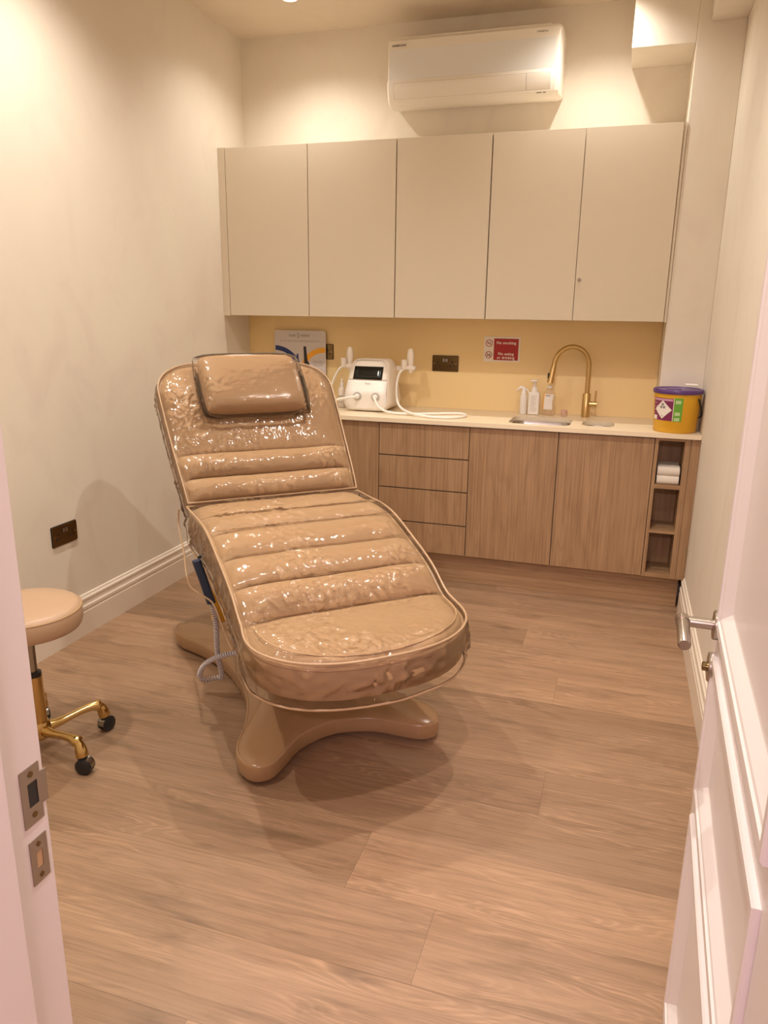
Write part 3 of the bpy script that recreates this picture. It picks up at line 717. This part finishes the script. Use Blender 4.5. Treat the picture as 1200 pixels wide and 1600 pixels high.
# little pot
t = thing('small_pot', 'tiny clear pot with pink lid between gel bottle and brass tap', 'pot', (1.962, -.085, .9005))
obj('pot', lathe(BM(), [(.0001, 0), (.016, 0), (.018, .004), (.018, .016), (.0001, .017)], (1.962, -.085, .9007), 24), M['clearjar'], t, smooth=True)
obj('lid', lathe(BM(), [(.0001, .017), (.0175, .017), (.0175, .031), (.015, .033), (.0001, .033)], (1.962, -.085, .9007), 24), M['pink'], t, smooth=True)

# ------------------------------------------------------------------ tap
t = thing('kitchen_tap', 'brushed brass swan-neck tap with side lever behind the small sink', 'tap', (2.075, -.075, .9005))
obj('base', lathe(BM(), [(.0001, 0), (.0235, 0), (.0235, .004), (.0215, .006), (.0215, .125), (.0195, .128), (.0001, .128)], (2.075, -.075, .9005), 32), M['brass'], t, smooth=True)
cxs, r_ = 2.075-.094, .094
arc = [(2.075, -.075, 1.028), (2.075, -.075, 1.10)]
dirv = Vector((-1, -.22, 0)).normalized()
for i in range(0, 19):
    a = PI*i/18; d = r_*(1-math.cos(a)); arc.append((2.075+dirv.x*d, -.075+dirv.y*d, 1.172+r_*1.12*math.sin(a)))
e = Vector((2.075, -.075, 0))+dirv*2*r_
arc += [(e.x-.002, e.y-.003, 1.158)]
obj('spout', tube(BM(), arc, .0125, 20), M['brass'], t, smooth=True)
hose_end = [(e.x-.002, e.y-.003, 1.166), (e.x-.008, e.y-.006, 1.118), (e.x-.014, e.y-.009, 1.082)]
sh = obj('spray_head', tube(BM(), hose_end, [.0145, .0165, .0175], 20), M['brass'], t, smooth=True)
obj('spray_button', B(e.x-.029, e.x-.021, e.y-.016, e.y-.002, 1.105, 1.135), M['black'], sh, bevel=.002)
bm = lathe(BM(), [(.0001, .018), (.0135, .018), (.0135, .056), (.0001, .056)], (2.075, -.075, .972), 24, 'x')
lv = obj('lever_housing', bm, M['brass'], t, smooth=True)
obj('lever', tube(BM(), [(2.120, -.075, .972), (2.122, -.076, 1.01), (2.124, -.078, 1.045)], .0042, 12), M['brass'], lv, smooth=True)

# ------------------------------------------------------------------ waste bin
bcx, bcy = 2.518, -.428
t = thing('waste_bin', 'yellow clinical waste bin with purple lid on the right end of the worktop', 'bin', (bcx, bcy, .9005))
RB0, RB1, BH = .100, .109, .185
obj('bucket', lathe(BM(), [(.0001, 0), (.096, 0), (RB0, .006), (RB1, BH), (.0001, BH)], (bcx, bcy, .9007), 56), M['binyel'], t, smooth=True)
lid = obj('lid', lathe(BM(), [(.0001, BH), (.1145, BH), (.1155, BH+.002), (.1155, BH+.016), (.113, BH+.020), (.104, BH+.020), (.101, BH+.016), (.0001, BH+.018)], (bcx, bcy, .9007), 56), M['purple'], t, smooth=True, label='purple lid')
obj('lid_flap', prism(BM(), rrect(bcx-.055, bcx+.012, bcy-.050, bcy+.03, .02), 'z', 1.1005, 1.1065), M['purple'], lid, bevel=.002)
def curved(name, a0, a1, z0, z1, off, m, par, nz=1, shape=None):
    bm = BM(); n = 14; rows = []
    for k_ in range(nz+1):
        z = z0+(z1-z0)*k_/nz; r = RB0+(RB1-RB0)*z/BH+off; row = []
        for i in range(n+1):
            fa, fb = (a0, a1) if shape is None else shape(k_/nz, a0, a1)
            a = fa+(fb-fa)*i/n; row.append(bm.verts.new((bcx+r*math.cos(a), bcy+r*math.sin(a), .9007+z)))
        rows.append(row)
    for a, b in zip(rows, rows[1:]):
        for i in range(n): bm.faces.new((a[i], a[i+1], b[i+1], b[i]))
    bmesh.ops.remove_doubles(bm, verts=bm.verts, dist=1e-6)
    return obj(name, bm, m, par, smooth=True)
lb = curved('label', D(197), D(258), .058, .165, .0008, M['maroon'], t)
curved('label_edge', D(258), D(259.5), .058, .165, .0009, M['paper'], lb)
curved('label_heading', D(199), D(256), .152, .162, .0013, M['pinkprint'], lb)
for i in range(5): curved('label_text', D(199), D(212-2*i), .138-.017*i, .141-.017*i, .0012, M['pinkprint'], lb)
curved('hazard_diamond', D(205), D(256), .066, .154, .0016, M['paper'], lb, 14, lambda f, a, b: ((a+b)/2-(b-a)/2*(1-abs(2*f-1))*.98-.001, (a+b)/2+(b-a)/2*(1-abs(2*f-1))*.98+.001))
curved('label_box', D(197.5), D(213), .060, .080, .0014, M['paper'], lb)
for i in range(3):     # biohazard trefoil
    a = D(90+120*i); da = .016*math.cos(a)*.55/.105; dz = .016*math.sin(a)*.55
    curved('biohazard_symbol', D(230.5)+da-D(3.2), D(230.5)+da+D(3.2), .126+dz-.0055, .126+dz+.0055, .0021, M['grey'], lb)
curved('label_numeral', D(229), D(231.5), .076, .083, .0021, M['grey'], lb)
gb = curved('recycling_label', D(260), D(281), .056, .168, .0008, M['green'], t)
for z in (.148, .092, .066): curved('label_symbol', D(263), D(276), z-.007, z+.009, .0013, M['lgreen'], gb)
obj('clip', B(bcx+.028, bcx+.085, bcy-.02, bcy+.035, 1.1215, 1.128), M['paper'], t, bevel=.002)
hp = []
for i in range(13):
    a = D(-38)+D(60)*i/12; hp.append((bcx+(RB1+.0065)*math.cos(a)*.99, bcy+(RB1+.0065)*math.sin(a), 1.065-.10*math.sin(PI*i/12*.5)))
obj('handle', tube(BM(), hp, .0040, 8), M['black'], t, smooth=True)
obj('pivot', lathe(BM(), [(.0001, 0), (.009, 0), (.009, .006), (.0001, .006)], (0, 0, 0), 16, 'x'), M['binyel'], t) if False else None

# ------------------------------------------------------------------ folded towels
def towel(z0, h, lab, x0=2.4555, x1=2.5605, dx=0):
    bm = BM(); y0, y1 = -.512, -.345; prof = []
    for k_ in range(2):
        for i in range(9):
            a = -PI/2+PI*i/8; prof.append((y0+.014-.014*math.cos(a), z0+h*(.25+.5*k_)+h*.25*math.sin(a)))
    prof += [(y1, z0+h), (y1, z0)]
    prism(bm, prof, 'x', x0+dx, x1+dx)
    bmesh.ops.subdivide_edges(bm, edges=bm.edges, cuts=2, use_grid_fill=True)
    for v in bm.verts:
        n = noise.noise_vector(v.co*22)
        v.co += Vector((n.x*.0012, n.y*.003, n.z*.0012))
        v.co.z = max(v.co.z, z0+.0004)
    o = obj('folded_towel', bm, M['towel'], smooth=True, angle=50)
    tag(o, lab, 'towel')
towel(.6456, .086, 'folded white towel in the top cubby hole of the open shelf unit', x0=2.458, x1=2.560)

# ------------------------------------------------------------------ rolling stool
SXc, SYc = .505, -2.565
t = thing('rolling_stool', 'round tan leather stool with gold five-leg base on castors, by the left wall', 'stool', (SXc, SYc, 0))
R = .168
obj('seat', lathe(BM(), [(.0001, .455), (.160, .455), (R-.004, .462), (R, .475), (R, .512), (R-.006, .524), (R-.02, .532), (.09, .537), (.0001, .538)], (SXc, SYc, 0), 64), M['seatleather'], t, smooth=True, angle=60)
obj('seat_seam', lathe(BM(), [(R-.003, .5205), (R-.0005, .519), (R+.0005, .5175), (R-.001, .5165)], (SXc, SYc, 0), 64), M['leather'], t, smooth=True)
obj('seat_plate', lathe(BM(), [(.0001, .445), (.05, .445), (.07, .455), (.0001, .455)], (SXc, SYc, 0), 24), M['black'], t)
obj('gas_piston', lathe(BM(), [(.0001, .29), (.0135, .29), (.0135, .447), (.0001, .447)], (SXc, SYc, 0), 24), M['steel'], t, smooth=True)
obj('collar', lathe(BM(), [(.0001, .283), (.0245, .283), (.0245, .296), (.014, .298), (.0001, .298)], (SXc, SYc, 0), 28), M['black'], t, smooth=True)
obj('column', lathe(BM(), [(.0001, .075), (.027, .075), (.0255, .09), (.0255, .283), (.0001, .283)], (SXc, SYc, 0), 32), M['gold'], t, smooth=True)
obj('hub', lathe(BM(), [(.0001, .058), (.028, .058), (.036, .068), (.036, .10), (.029, .118), (.0001, .118)], (SXc, SYc, 0), 32), M['gold'], t, smooth=True)
for k in range(5):
    a = D(-14+72*k); ux, uy = math.cos(a), math.sin(a); RL = .214
    P = lambda r, z: (SXc+ux*r, SYc+uy*r, z)
    path = crom([P(.02, .088), P(.07, .092), (P(.13, .104)), P(.178, .108), P(.203, .098), P(RL, .060)], 5)
    n = len(path); rad = [.021-.008*math.sin(PI*min(i/(n-1)*1.35, 1)) if i < n*.72 else .0135+.0065*min(1, (i-n*.72)/(n*.16)) for i in range(n)]
    leg = obj('leg', tube(BM(), path, rad, 16), M['gold'], t, smooth=True, angle=60)
    c = P(RL, 0)
    cs = obj('castor', lathe(BM(), [(.0001, .046), (.015, .046), (.0165, .062), (.0001, .063)], (c[0], c[1], 0), 16), M['black'], leg, smooth=True)
    for s in (-1, 1):
        bm = lathe(BM(), [(.0001, -.008), (.021, -.008), (.0265, -.005), (.0265, .005), (.021, .008), (.0001, .008)], (0, 0, 0), 24, 'y')
        bm.transform(Matrix.Translation((c[0], c[1], .0268)) @ Matrix.Rotation(a+D(25), 4, 'Z') @ Matrix.Translation((.006, s*.0115, 0)))
        obj('wheel', bm, M['black'], leg, smooth=True)
    bm = lathe(BM(), [(.024, -.013), (.0285, -.013), (.0285, .013), (.024, .013), (.024, -.013)], (0, 0, 0), 24, 'y')
    bmesh.ops.delete(bm, geom=[v for v in bm.verts if v.co.z < -.004], context='VERTS')
    bm.transform(Matrix.Translation((c[0], c[1], .0268)) @ Matrix.Rotation(a+D(25), 4, 'Z') @ Matrix.Translation((.006, 0, 0)))
    obj('castor_hood', bm, M['steel'], leg, smooth=True)

# ------------------------------------------------------------------ treatment chair
CH = thing('treatment_chair', 'tan leather treatment chair under a clear plastic cover, standing in mid room', 'treatment chair', (1.0935, -1.846, 0), -.82)
LOC = dict(local=True)
# base plate (x forward, y towards the cabinets side, z up)
q = [(.455, 0), (.465, .06), (.50, .14), (.565, .21), (.612, .27), (.605, .33), (.54, .358), (.46, .345), (.34, .285), (.18, .235), (0, .220)]
loop = q + [(-x, y) for x, y in reversed(q[:-1])]
loop = loop + [(x, -y) for x, y in reversed(loop[1:-1])]
ol = [(p.x, p.y) for p in crom([(x, y, 0) for x, y in loop], 5, True)]
def inset(ol, d):
    n = len(ol); out = []
    for i in range(n):
        a, b = Vector(ol[i-1]), Vector(ol[(i+1) % n]); tn = (b-a).normalized(); nn = Vector((-tn.y, tn.x))
        out.append((ol[i][0]+nn.x*d, ol[i][1]+nn.y*d))
    return out
ar = sum(ol[i][0]*ol[(i+1) % len(ol)][1]-ol[(i+1) % len(ol)][0]*ol[i][1] for i in range(len(ol)))
sg = 1 if ar > 0 else -1
bm = BM(); rings = []
for d, z in ((.018, .014), (.004, .016), (0, .024), (0, .066), (.002, .072), (.007, .0745), (.009, .0735), (.012, .0755)):
    rings.append([bm.verts.new((x, y, z)) for x, y in inset(ol, d*sg)])
i0 = inset(ol, .012*sg)
for sc_, z in ((.93, .080), (.82, .088), (.68, .100), (.52, .112), (.36, .120), (.2, .124), (.05, .125)):
    rings.append([bm.verts.new((x*sc_, y*sc_, z)) for x, y in i0])
for a, b in zip(rings, rings[1:]):
    for i in range(len(a)): bm.faces.new((a[i], a[(i+1) % len(a)], b[(i+1) % len(a)], b[i]))
bm.faces.new(rings[0]); bm.faces.new(rings[-1])
obj('base', bm, M['leather_base'], CH, smooth=True, angle=50, **LOC)
for sx_ in (-1, 1):
    for sy_ in (-1, 1): obj('foot', lathe(BM(), [(.0001, 0), (.03, 0), (.03, .015), (.0001, .015)], (sx_*.55, sy_*.28, .0004), 20), M['black'], CH, **LOC)
# lift column
bm = BM(); rr_ = []
for z, hx_, hy_ in ((.115, .22, .15), (.20, .19, .135), (.40, .18, .13), (.56, .22, .17)):
    rr_.append([bm.verts.new((x+.02, y, z)) for x, y in rrect(-hx_, hx_, -hy_, hy_, .05, 5)])
for a, b in zip(rr_, rr_[1:]):
    for i in range(len(a)): bm.faces.new((a[i], a[(i+1) % len(a)], b[(i+1) % len(a)], b[i]))
bm.faces.new(rr_[0]); bm.faces.new(rr_[-1])
obj('lift_column', bm, M['leather_base'], CH, smooth=True, angle=60, **LOC)
obj('seat_frame', B(-.16, .52, -.24, .24, .535, .565), M['black'], CH, bevel=.01, **LOC)
obj('motor', tube(BM(), [(.10, -.275, .56), (.06, -.285, .45), (.03, -.285, .34)], .030, 20), M['yellow'], CH, smooth=True, angle=40, label='yellow motor tube', **LOC)

# cushions ------------------------------------------------------------------
def arclen(P):
    L = [0]
    for a, b in zip(P, P[1:]): L.append(L[-1]+(b-a).length)
    return L
class Prof:
    def __init__(s, pts):
        s.P = crom([(x, 0, z) for x, z in pts], 12); s.L = arclen(s.P); s.T = s.L[-1]
    def at(s, u):
        u = max(0, min(s.T, u))
        for i in range(len(s.L)-1):
            if s.L[i+1] >= u: break
        f = (u-s.L[i])/max(1e-9, s.L[i+1]-s.L[i]); return s.P[i].lerp(s.P[i+1], f)
    def nrm(s, u):
        d = s.at(u+.012)-s.at(u-.012); d.normalize(); n_ = Vector((-d.z, 0, d.x)); return n_ if n_.z > 0 else -n_
def seamfn(u, seams, T, puff):
    ed = [0]+seams+[T]
    for a, b in zip(ed, ed[1:]):
        if a <= u <= b:
            t_ = (u-a)/(b-a); wl = min(1, (b-a)/.12)
            return puff*wl*(max(0, math.sin(PI*t_))**.55)
    return 0
def crumple(x, y, seed):
    # creased thin film: clusters of sharp folds with calmer patches between
    q_ = Vector((x, y, seed))
    m_ = noise.noise(q_*5.0)+.35*noise.noise(q_*11.0)
    m_ = .30+.9*max(0, min(1, (m_+.12)/.4))
    wx, wy = x+.03*noise.noise(q_*9), y+.03*noise.noise(q_*9+Vector((7, 3, 1)))
    a = abs(noise.noise(Vector((wx*16, wy*24, seed+2))))
    b = abs(noise.noise(Vector((wx*42+wy*16, wy*36-wx*20, seed+4))))
    c = noise.noise(Vector((wx*75, wy*75, seed+6)))
    d_ = abs(noise.noise(Vector((wx*70-wy*25, wy*62, seed+9))))
    m_ *= 1.0 + (.7 if x > .58 else 0) + max(0, .35-abs(x-.03)*3)
    return m_*(a*.35+b*.60+d_*.40+c*.12)
def grid(pf, wfun, seams, puff, NU, NV, off=0, soft=1.0, wr=0, extra=None, edge_drop=.012, seedv=0):
    us = set(); ed = [0]+seams+[pf.T]
    for a, b in zip(ed, ed[1:]):
        n = max(5, int(NU*(b-a)/pf.T))
        for k_ in range(n+1):
            tt_ = .5-.5*math.cos(PI*k_/n); us.add(round(a+(b-a)*(.6*k_/n+.4*tt_), 5))
    us |= {round(pf.T-.12*(1-math.sin(k_*PI/2/9))**1.6, 5) for k_ in range(10)}
    us = sorted(us); rows = []
    for u in us:
        wv = wfun(u); nn = pf.nrm(u); c = pf.at(u); row = []
        h = seamfn(u, seams, pf.T, puff)*soft
        for j in range(NV+1):
            v = -1+2*j/NV; vv = math.sin(v*PI/2)*.35+v*.65
            ue = max(0, 1-(pf.T-u)/.035, 1-u/.02)
            e_ = (1-abs(vv)**14)*(1-ue**2); e2 = edge_drop*max(abs(vv)**10, ue**2)
            p = c + nn*(h*e_ + off - e2); p.y = vv*wv
            # pinch wrinkles running from the ends of the seams
            k1 = noise.noise(Vector((u*17+seedv, vv*3.1, 3.3)))*.0030*min(1, abs(vv)*1.3)*e_ + noise.noise(Vector((u*7+seedv, vv*6, 9)))*.003*e_
            p += nn*k1
            if wr:
                k2 = crumple(p.x, p.y, seedv)
                p += nn*(k2*wr*e_)
            if extra: p = extra(u, vv, p, nn)
            row.append(p)
        rows.append(row)
    return us, rows
def border(rows):
    b = [r[0] for r in rows] + rows[-1][1:-1] + [r[-1] for r in reversed(rows)] + list(reversed(rows[0][1:-1]))
    return b
def cushion_mesh(rows, drop, rings=4, bulge=.008, close=True, dropfn=None, wside=0):
    bm = BM(); V_ = [[bm.verts.new(p) for p in r] for r in rows]
    for a, b in zip(V_, V_[1:]):
        for j in range(len(a)-1): bm.faces.new((a[j], a[j+1], b[j+1], b[j]))
    bl = [r[0] for r in V_] + V_[-1][1:-1] + [r[-1] for r in reversed(V_)] + list(reversed(V_[0][1:-1]))
    cur = bl; n = len(bl); cen = sum((v.co for v in bl), Vector())/n
    for k_ in range(1, rings+1):
        t_ = k_/rings; nx = []
        for i, v in enumerate(bl):
            d = dropfn(i/n, v.co) if dropfn else drop
            a, b = bl[i-1].co, bl[(i+1) % n].co; tg = (b-a); 
            dv = d.normalized() if d.length else Vector((0, 0, -1))
            outw = tg.cross(dv); outw = outw.normalized() if outw.length > 1e-6 else Vector()
            if outw.dot(v.co-cen) < 0: outw = -outw
            nx.append(bm.verts.new(v.co + d*t_ + outw*(bulge*math.sin(PI*t_) + (wside*(abs(noise.noise(v.co*Vector((1,1,1)).length*9+d*t_*30))+.5*abs(noise.noise(v.co*34+d*t_*40)))*math.sin(PI*t_)**.5 if wside else 0))))
        for i in range(n): bm.faces.new((cur[i], cur[(i+1) % n], nx[(i+1) % n], nx[i]))
        cur = nx
    if close:
        try: bm.faces.new(cur)
        except ValueError: pass
    return bm, [v.co.copy() for v in cur]
# back cushion
bp = Prof([(-.150, .738), (-.185, .785), (-.25, .855), (-.34, .950), (-.45, 1.075), (-.540, 1.170), (-.588, 1.220)])
W0 = .335
def wb(u):
    T = bp.T; r = .15; w_ = W0 + .030*math.sin(PI*min(1, u/T)*.5)
    if u > T-r: k_ = (u-(T-r))/r; w_ -= .17*(1-math.sqrt(max(0, 1-k_**2.4)))
    return w_
bs = [.105, .215]
us, rows = grid(bp, wb, bs, .030, 46, 28, edge_drop=.006)
bdir = (bp.at(bp.T)-bp.at(0)).normalized(); bn = Vector((-bdir.z, 0, bdir.x))
if bn.z < 0: bn = -bn
bm, low = cushion_mesh(rows, -bn*.085, bulge=.012)
obj('back_cushion', bm, M['leather'], CH, smooth=True, angle=70, **LOC)
obj('piping', tube(BM(), [p for p in border(rows)], .0062, 8, True), M['leather2'], CH, smooth=True, **LOC)
usf, rf = grid(bp, lambda u: wb(u)+.008, bs, .030, 170, 160, off=.008, soft=.85, wr=.0095, edge_drop=.002, seedv=4)
bm, low = cushion_mesh(rf, -bn*.11, close=False, bulge=.004, rings=14, wside=.016, dropfn=lambda f, c: -bn*(.105+.012*noise.noise(c*9)))
cv = obj('plastic_cover', bm, M['film'], CH, smooth=True, angle=80, label='clear plastic cover over the backrest', **LOC)
obj('cover_binding', tube(BM(), [p+Vector((0, 0, .002)) for p in border(rf)], .0034, 8, True), M['trim'], cv, smooth=True, **LOC)
obj('cover_binding', tube(BM(), low, .0034, 8, True), M['trim'], cv, smooth=True, **LOC)
# seat and leg cushion
sp_ = Prof([(-.145, .722), (-.04, .722), (.08, .724), (.191, .712), (.333, .668), (.486, .610), (.585, .548), (.66, .522), (.78, .510), (.885, .500)])
def wsf(extra=0):
    def f(u):
        T = sp_.T; r = .285; w_ = W0+.004
        if u > T-r:
            k_ = (u-(T-r))/r; w_ = w_*max(.004, (1-k_**2.5))**(1/2.5) + .014*math.sin(PI*k_)
        return w_+extra
    return f
def u_of(x):
    for i in range(400):
        u = sp_.T*i/400
        if sp_.at(u).x >= x: return u
ss = [u_of(.055), u_of(.191), u_of(.333), u_of(.470), u_of(.590)]
us, rows = grid(sp_, wsf(), ss, .026, 60, 28, seedv=11)
def sdrop(k_=1.0):
    def f(fr, c):
        z = .13 if c.x < .45 else .13-.035*min(1, (c.x-.45)/.2)
        return Vector((0, 0, -z*k_))
    return f
bm, low = cushion_mesh(rows, None, bulge=.012, dropfn=sdrop())
obj('seat_cushion', bm, M['leather'], CH, smooth=True, angle=70, **LOC)
obj('piping', tube(BM(), border(rows), .0062, 8, True), M['leather2'], CH, smooth=True, **LOC)
usf, rf = grid(sp_, wsf(.010), ss, .026, 270, 160, off=.008, soft=.85, wr=.0095, edge_drop=.002, seedv=21)
def cdrop(fr, c):
    z = .150 if c.x < .5 else .140
    return Vector((0, 0, -z - .010*noise.noise(c*6)))
bm, low = cushion_mesh(rf, None, close=False, bulge=.006, rings=16, wside=.016, dropfn=cdrop)
cv = obj('plastic_cover', bm, M['film'], CH, smooth=True, angle=80, label='clear plastic cover over seat and leg rest', **LOC)
obj('cover_binding', tube(BM(), [p+Vector((0, 0, .002)) for p in border(rf)], .0038, 8, True), M['trim'], cv, smooth=True, **LOC)
obj('cover_binding', tube(BM(), low, .0042, 8, True), M['trim'], cv, smooth=True, **LOC)
# stitched line around the foot pad
pad = []
for i in range(49):
    a = PI*i/48; 
    x = .615+.248*math.sin(a)**.62; yv = -.318*math.cos(a)*(1 if abs(math.cos(a)) < .999 else 1)
    uu = u_of(min(.87, x)) or sp_.T*.97
    p = sp_.at(uu)+sp_.nrm(uu)*(seamfn(uu, ss, sp_.T, .026)*.93+.003); pad.append((p.x, yv, p.z))
obj('stitching', tube(BM(), pad, .0022, 6), M['leather2'], CH, smooth=True, **LOC)
# head pillow with its own plastic wrap
pu = bp.T-.160; pc_ = bp.at(pu); pn = bp.nrm(pu); pd = (bp.at(pu+.1)-bp.at(pu-.1)).normalized()
PM = Matrix((( pd.x, 0, pn.x, pc_.x), (0, 1, 0, .0), (pd.z, 0, pn.z, pc_.z), (0, 0, 0, 1)))
def pillow(hx_, hy_, hz_, nx=16, ny=22, wr=0, p=5.0):
    bm = BM(); rows = []
    for sgn in (1, -1):
        g_ = []
        for i in range(nx+1):
            r_ = []
            for j in range(ny+1):
                a, b = -1+2*i/nx, -1+2*j/ny
                a, b = math.sin(a*PI/2), math.sin(b*PI/2)
                e_ = (max(0, 1-abs(a)**p))**.45*(max(0, 1-abs(b)**p))**.45
                cx2 = a*hx_*(1-.05*b*b*.5); x = a*hx_*(1-.04*abs(b)**3); y = b*hy_*(1-.04*abs(a)**3)
                z = sgn*hz_*e_
                if wr: 
                    k2 = noise.noise(Vector((x*30, y*30, sgn)))*wr + noise.noise(Vector((x*70, y*60, sgn)))*wr*.5; z += sgn*abs(k2)*(.12+.88*max(abs(-1+2*i/nx), abs(-1+2*j/ny))**5)
                r_.append(bm.verts.new((x, y, z)))
            g_.append(r_)
        for a_, b_ in zip(g_, g_[1:]):
            for j in range(ny): bm.faces.new((a_[j], a_[j+1], b_[j+1], b_[j]))
    bmesh.ops.remove_doubles(bm, verts=bm.verts, dist=.0006)
    return bm
bm = pillow(.130, .207, .052, 24, 32, 0, 9.0); bm.transform(PM @ Matrix.Translation((-.004, -.008, .074)))
pw = obj('head_pillow', bm, M['leather'], CH, smooth=True, angle=80, **LOC)
bm = pillow(.150, .228, .060, 80, 110, .008, 6.0); bm.transform(PM @ Matrix.Translation((-.012, -.008, .074)))
obj('pillow_wrap', bm, M['film2'], pw, smooth=True, angle=80, label='clear plastic wrap on the pillow', **LOC)
# loose edge of the cover on the left side
lt = [(-.24, -.362, .70), (-.235, -.368, .64), (-.17, -.372, .60), (-.05, -.385, .575), (.05, -.40, .545), (.08, -.395, .50), (.10, -.37, .475), (.16, -.335, .455), (.22, -.325, .41), (.26, -.31, .35), (.30, -.305, .33)]
obj('loose_binding', tube(BM(), crom(lt, 8), .0034, 8), M['trim'], CH, smooth=True, **LOC)
# handset and coiled cord
hs = obj('hand_control', tube(BM(), [(.10, -.372, .598), (.10, -.350, .52), (.10, -.327, .432)], .0175, 14, flat=.7), M['navy'], CH, smooth=True, angle=50, label='dark hand control hanging at the side', **LOC)
obj('hanger', tube(BM(), crom([(.08, -.36, .60), (.10, -.335, .615), (.13, -.31, .60), (.13, -.30, .56)], 6), .006, 8), M['black'], hs, smooth=True, **LOC)
cc = crom([(.10, -.325, .430), (.09, -.312, .34), (.06, -.305, .22), (.02, -.285, .10), (0, -.30, .085), (-.02, -.345, .075), (-.02, -.36, .10), (.03, -.345, .165), (.09, -.30, .215), (.13, -.25, .235)], 60)
L_ = arclen(cc); coil = []
nrm = None
for i, p in enumerate(cc):
    tg = (cc[min(i+1, len(cc)-1)]-cc[max(i-1, 0)]).normalized()
    nrm = tg.orthogonal().normalized() if nrm is None else (nrm-tg*nrm.dot(tg)).normalized()
    bi = tg.cross(nrm); a = L_[i]/.0078*2*PI
    coil.append(p+(nrm*math.cos(a)+bi*math.sin(a))*.0068)
# resample so each coil turn has enough points
def resamp(cc, step):
    L = arclen(cc); out = []; u = 0; i = 0
    while u < L[-1]:
        while L[i+1] < u: i += 1
        f = (u-L[i])/max(1e-9, L[i+1]-L[i]); out.append(cc[i].lerp(cc[i+1], f)); u += step
    return out
c2 = resamp(cc, .0008); coil = []; nrm = None
for i, p in enumerate(c2):
    tg = (c2[min(i+3, len(c2)-1)]-c2[max(i-3, 0)]).normalized()
    nrm = tg.orthogonal().normalized() if nrm is None else (nrm-tg*nrm.dot(tg)).normalized()
    bi = tg.cross(nrm); a = i*.0008/.0098*2*PI
    coil.append(p+(nrm*math.cos(a)+bi*math.sin(a))*.0072)
obj('coiled_cord', tube(BM(), coil, .0032, 6), M['cord'], hs, smooth=True, **LOC)
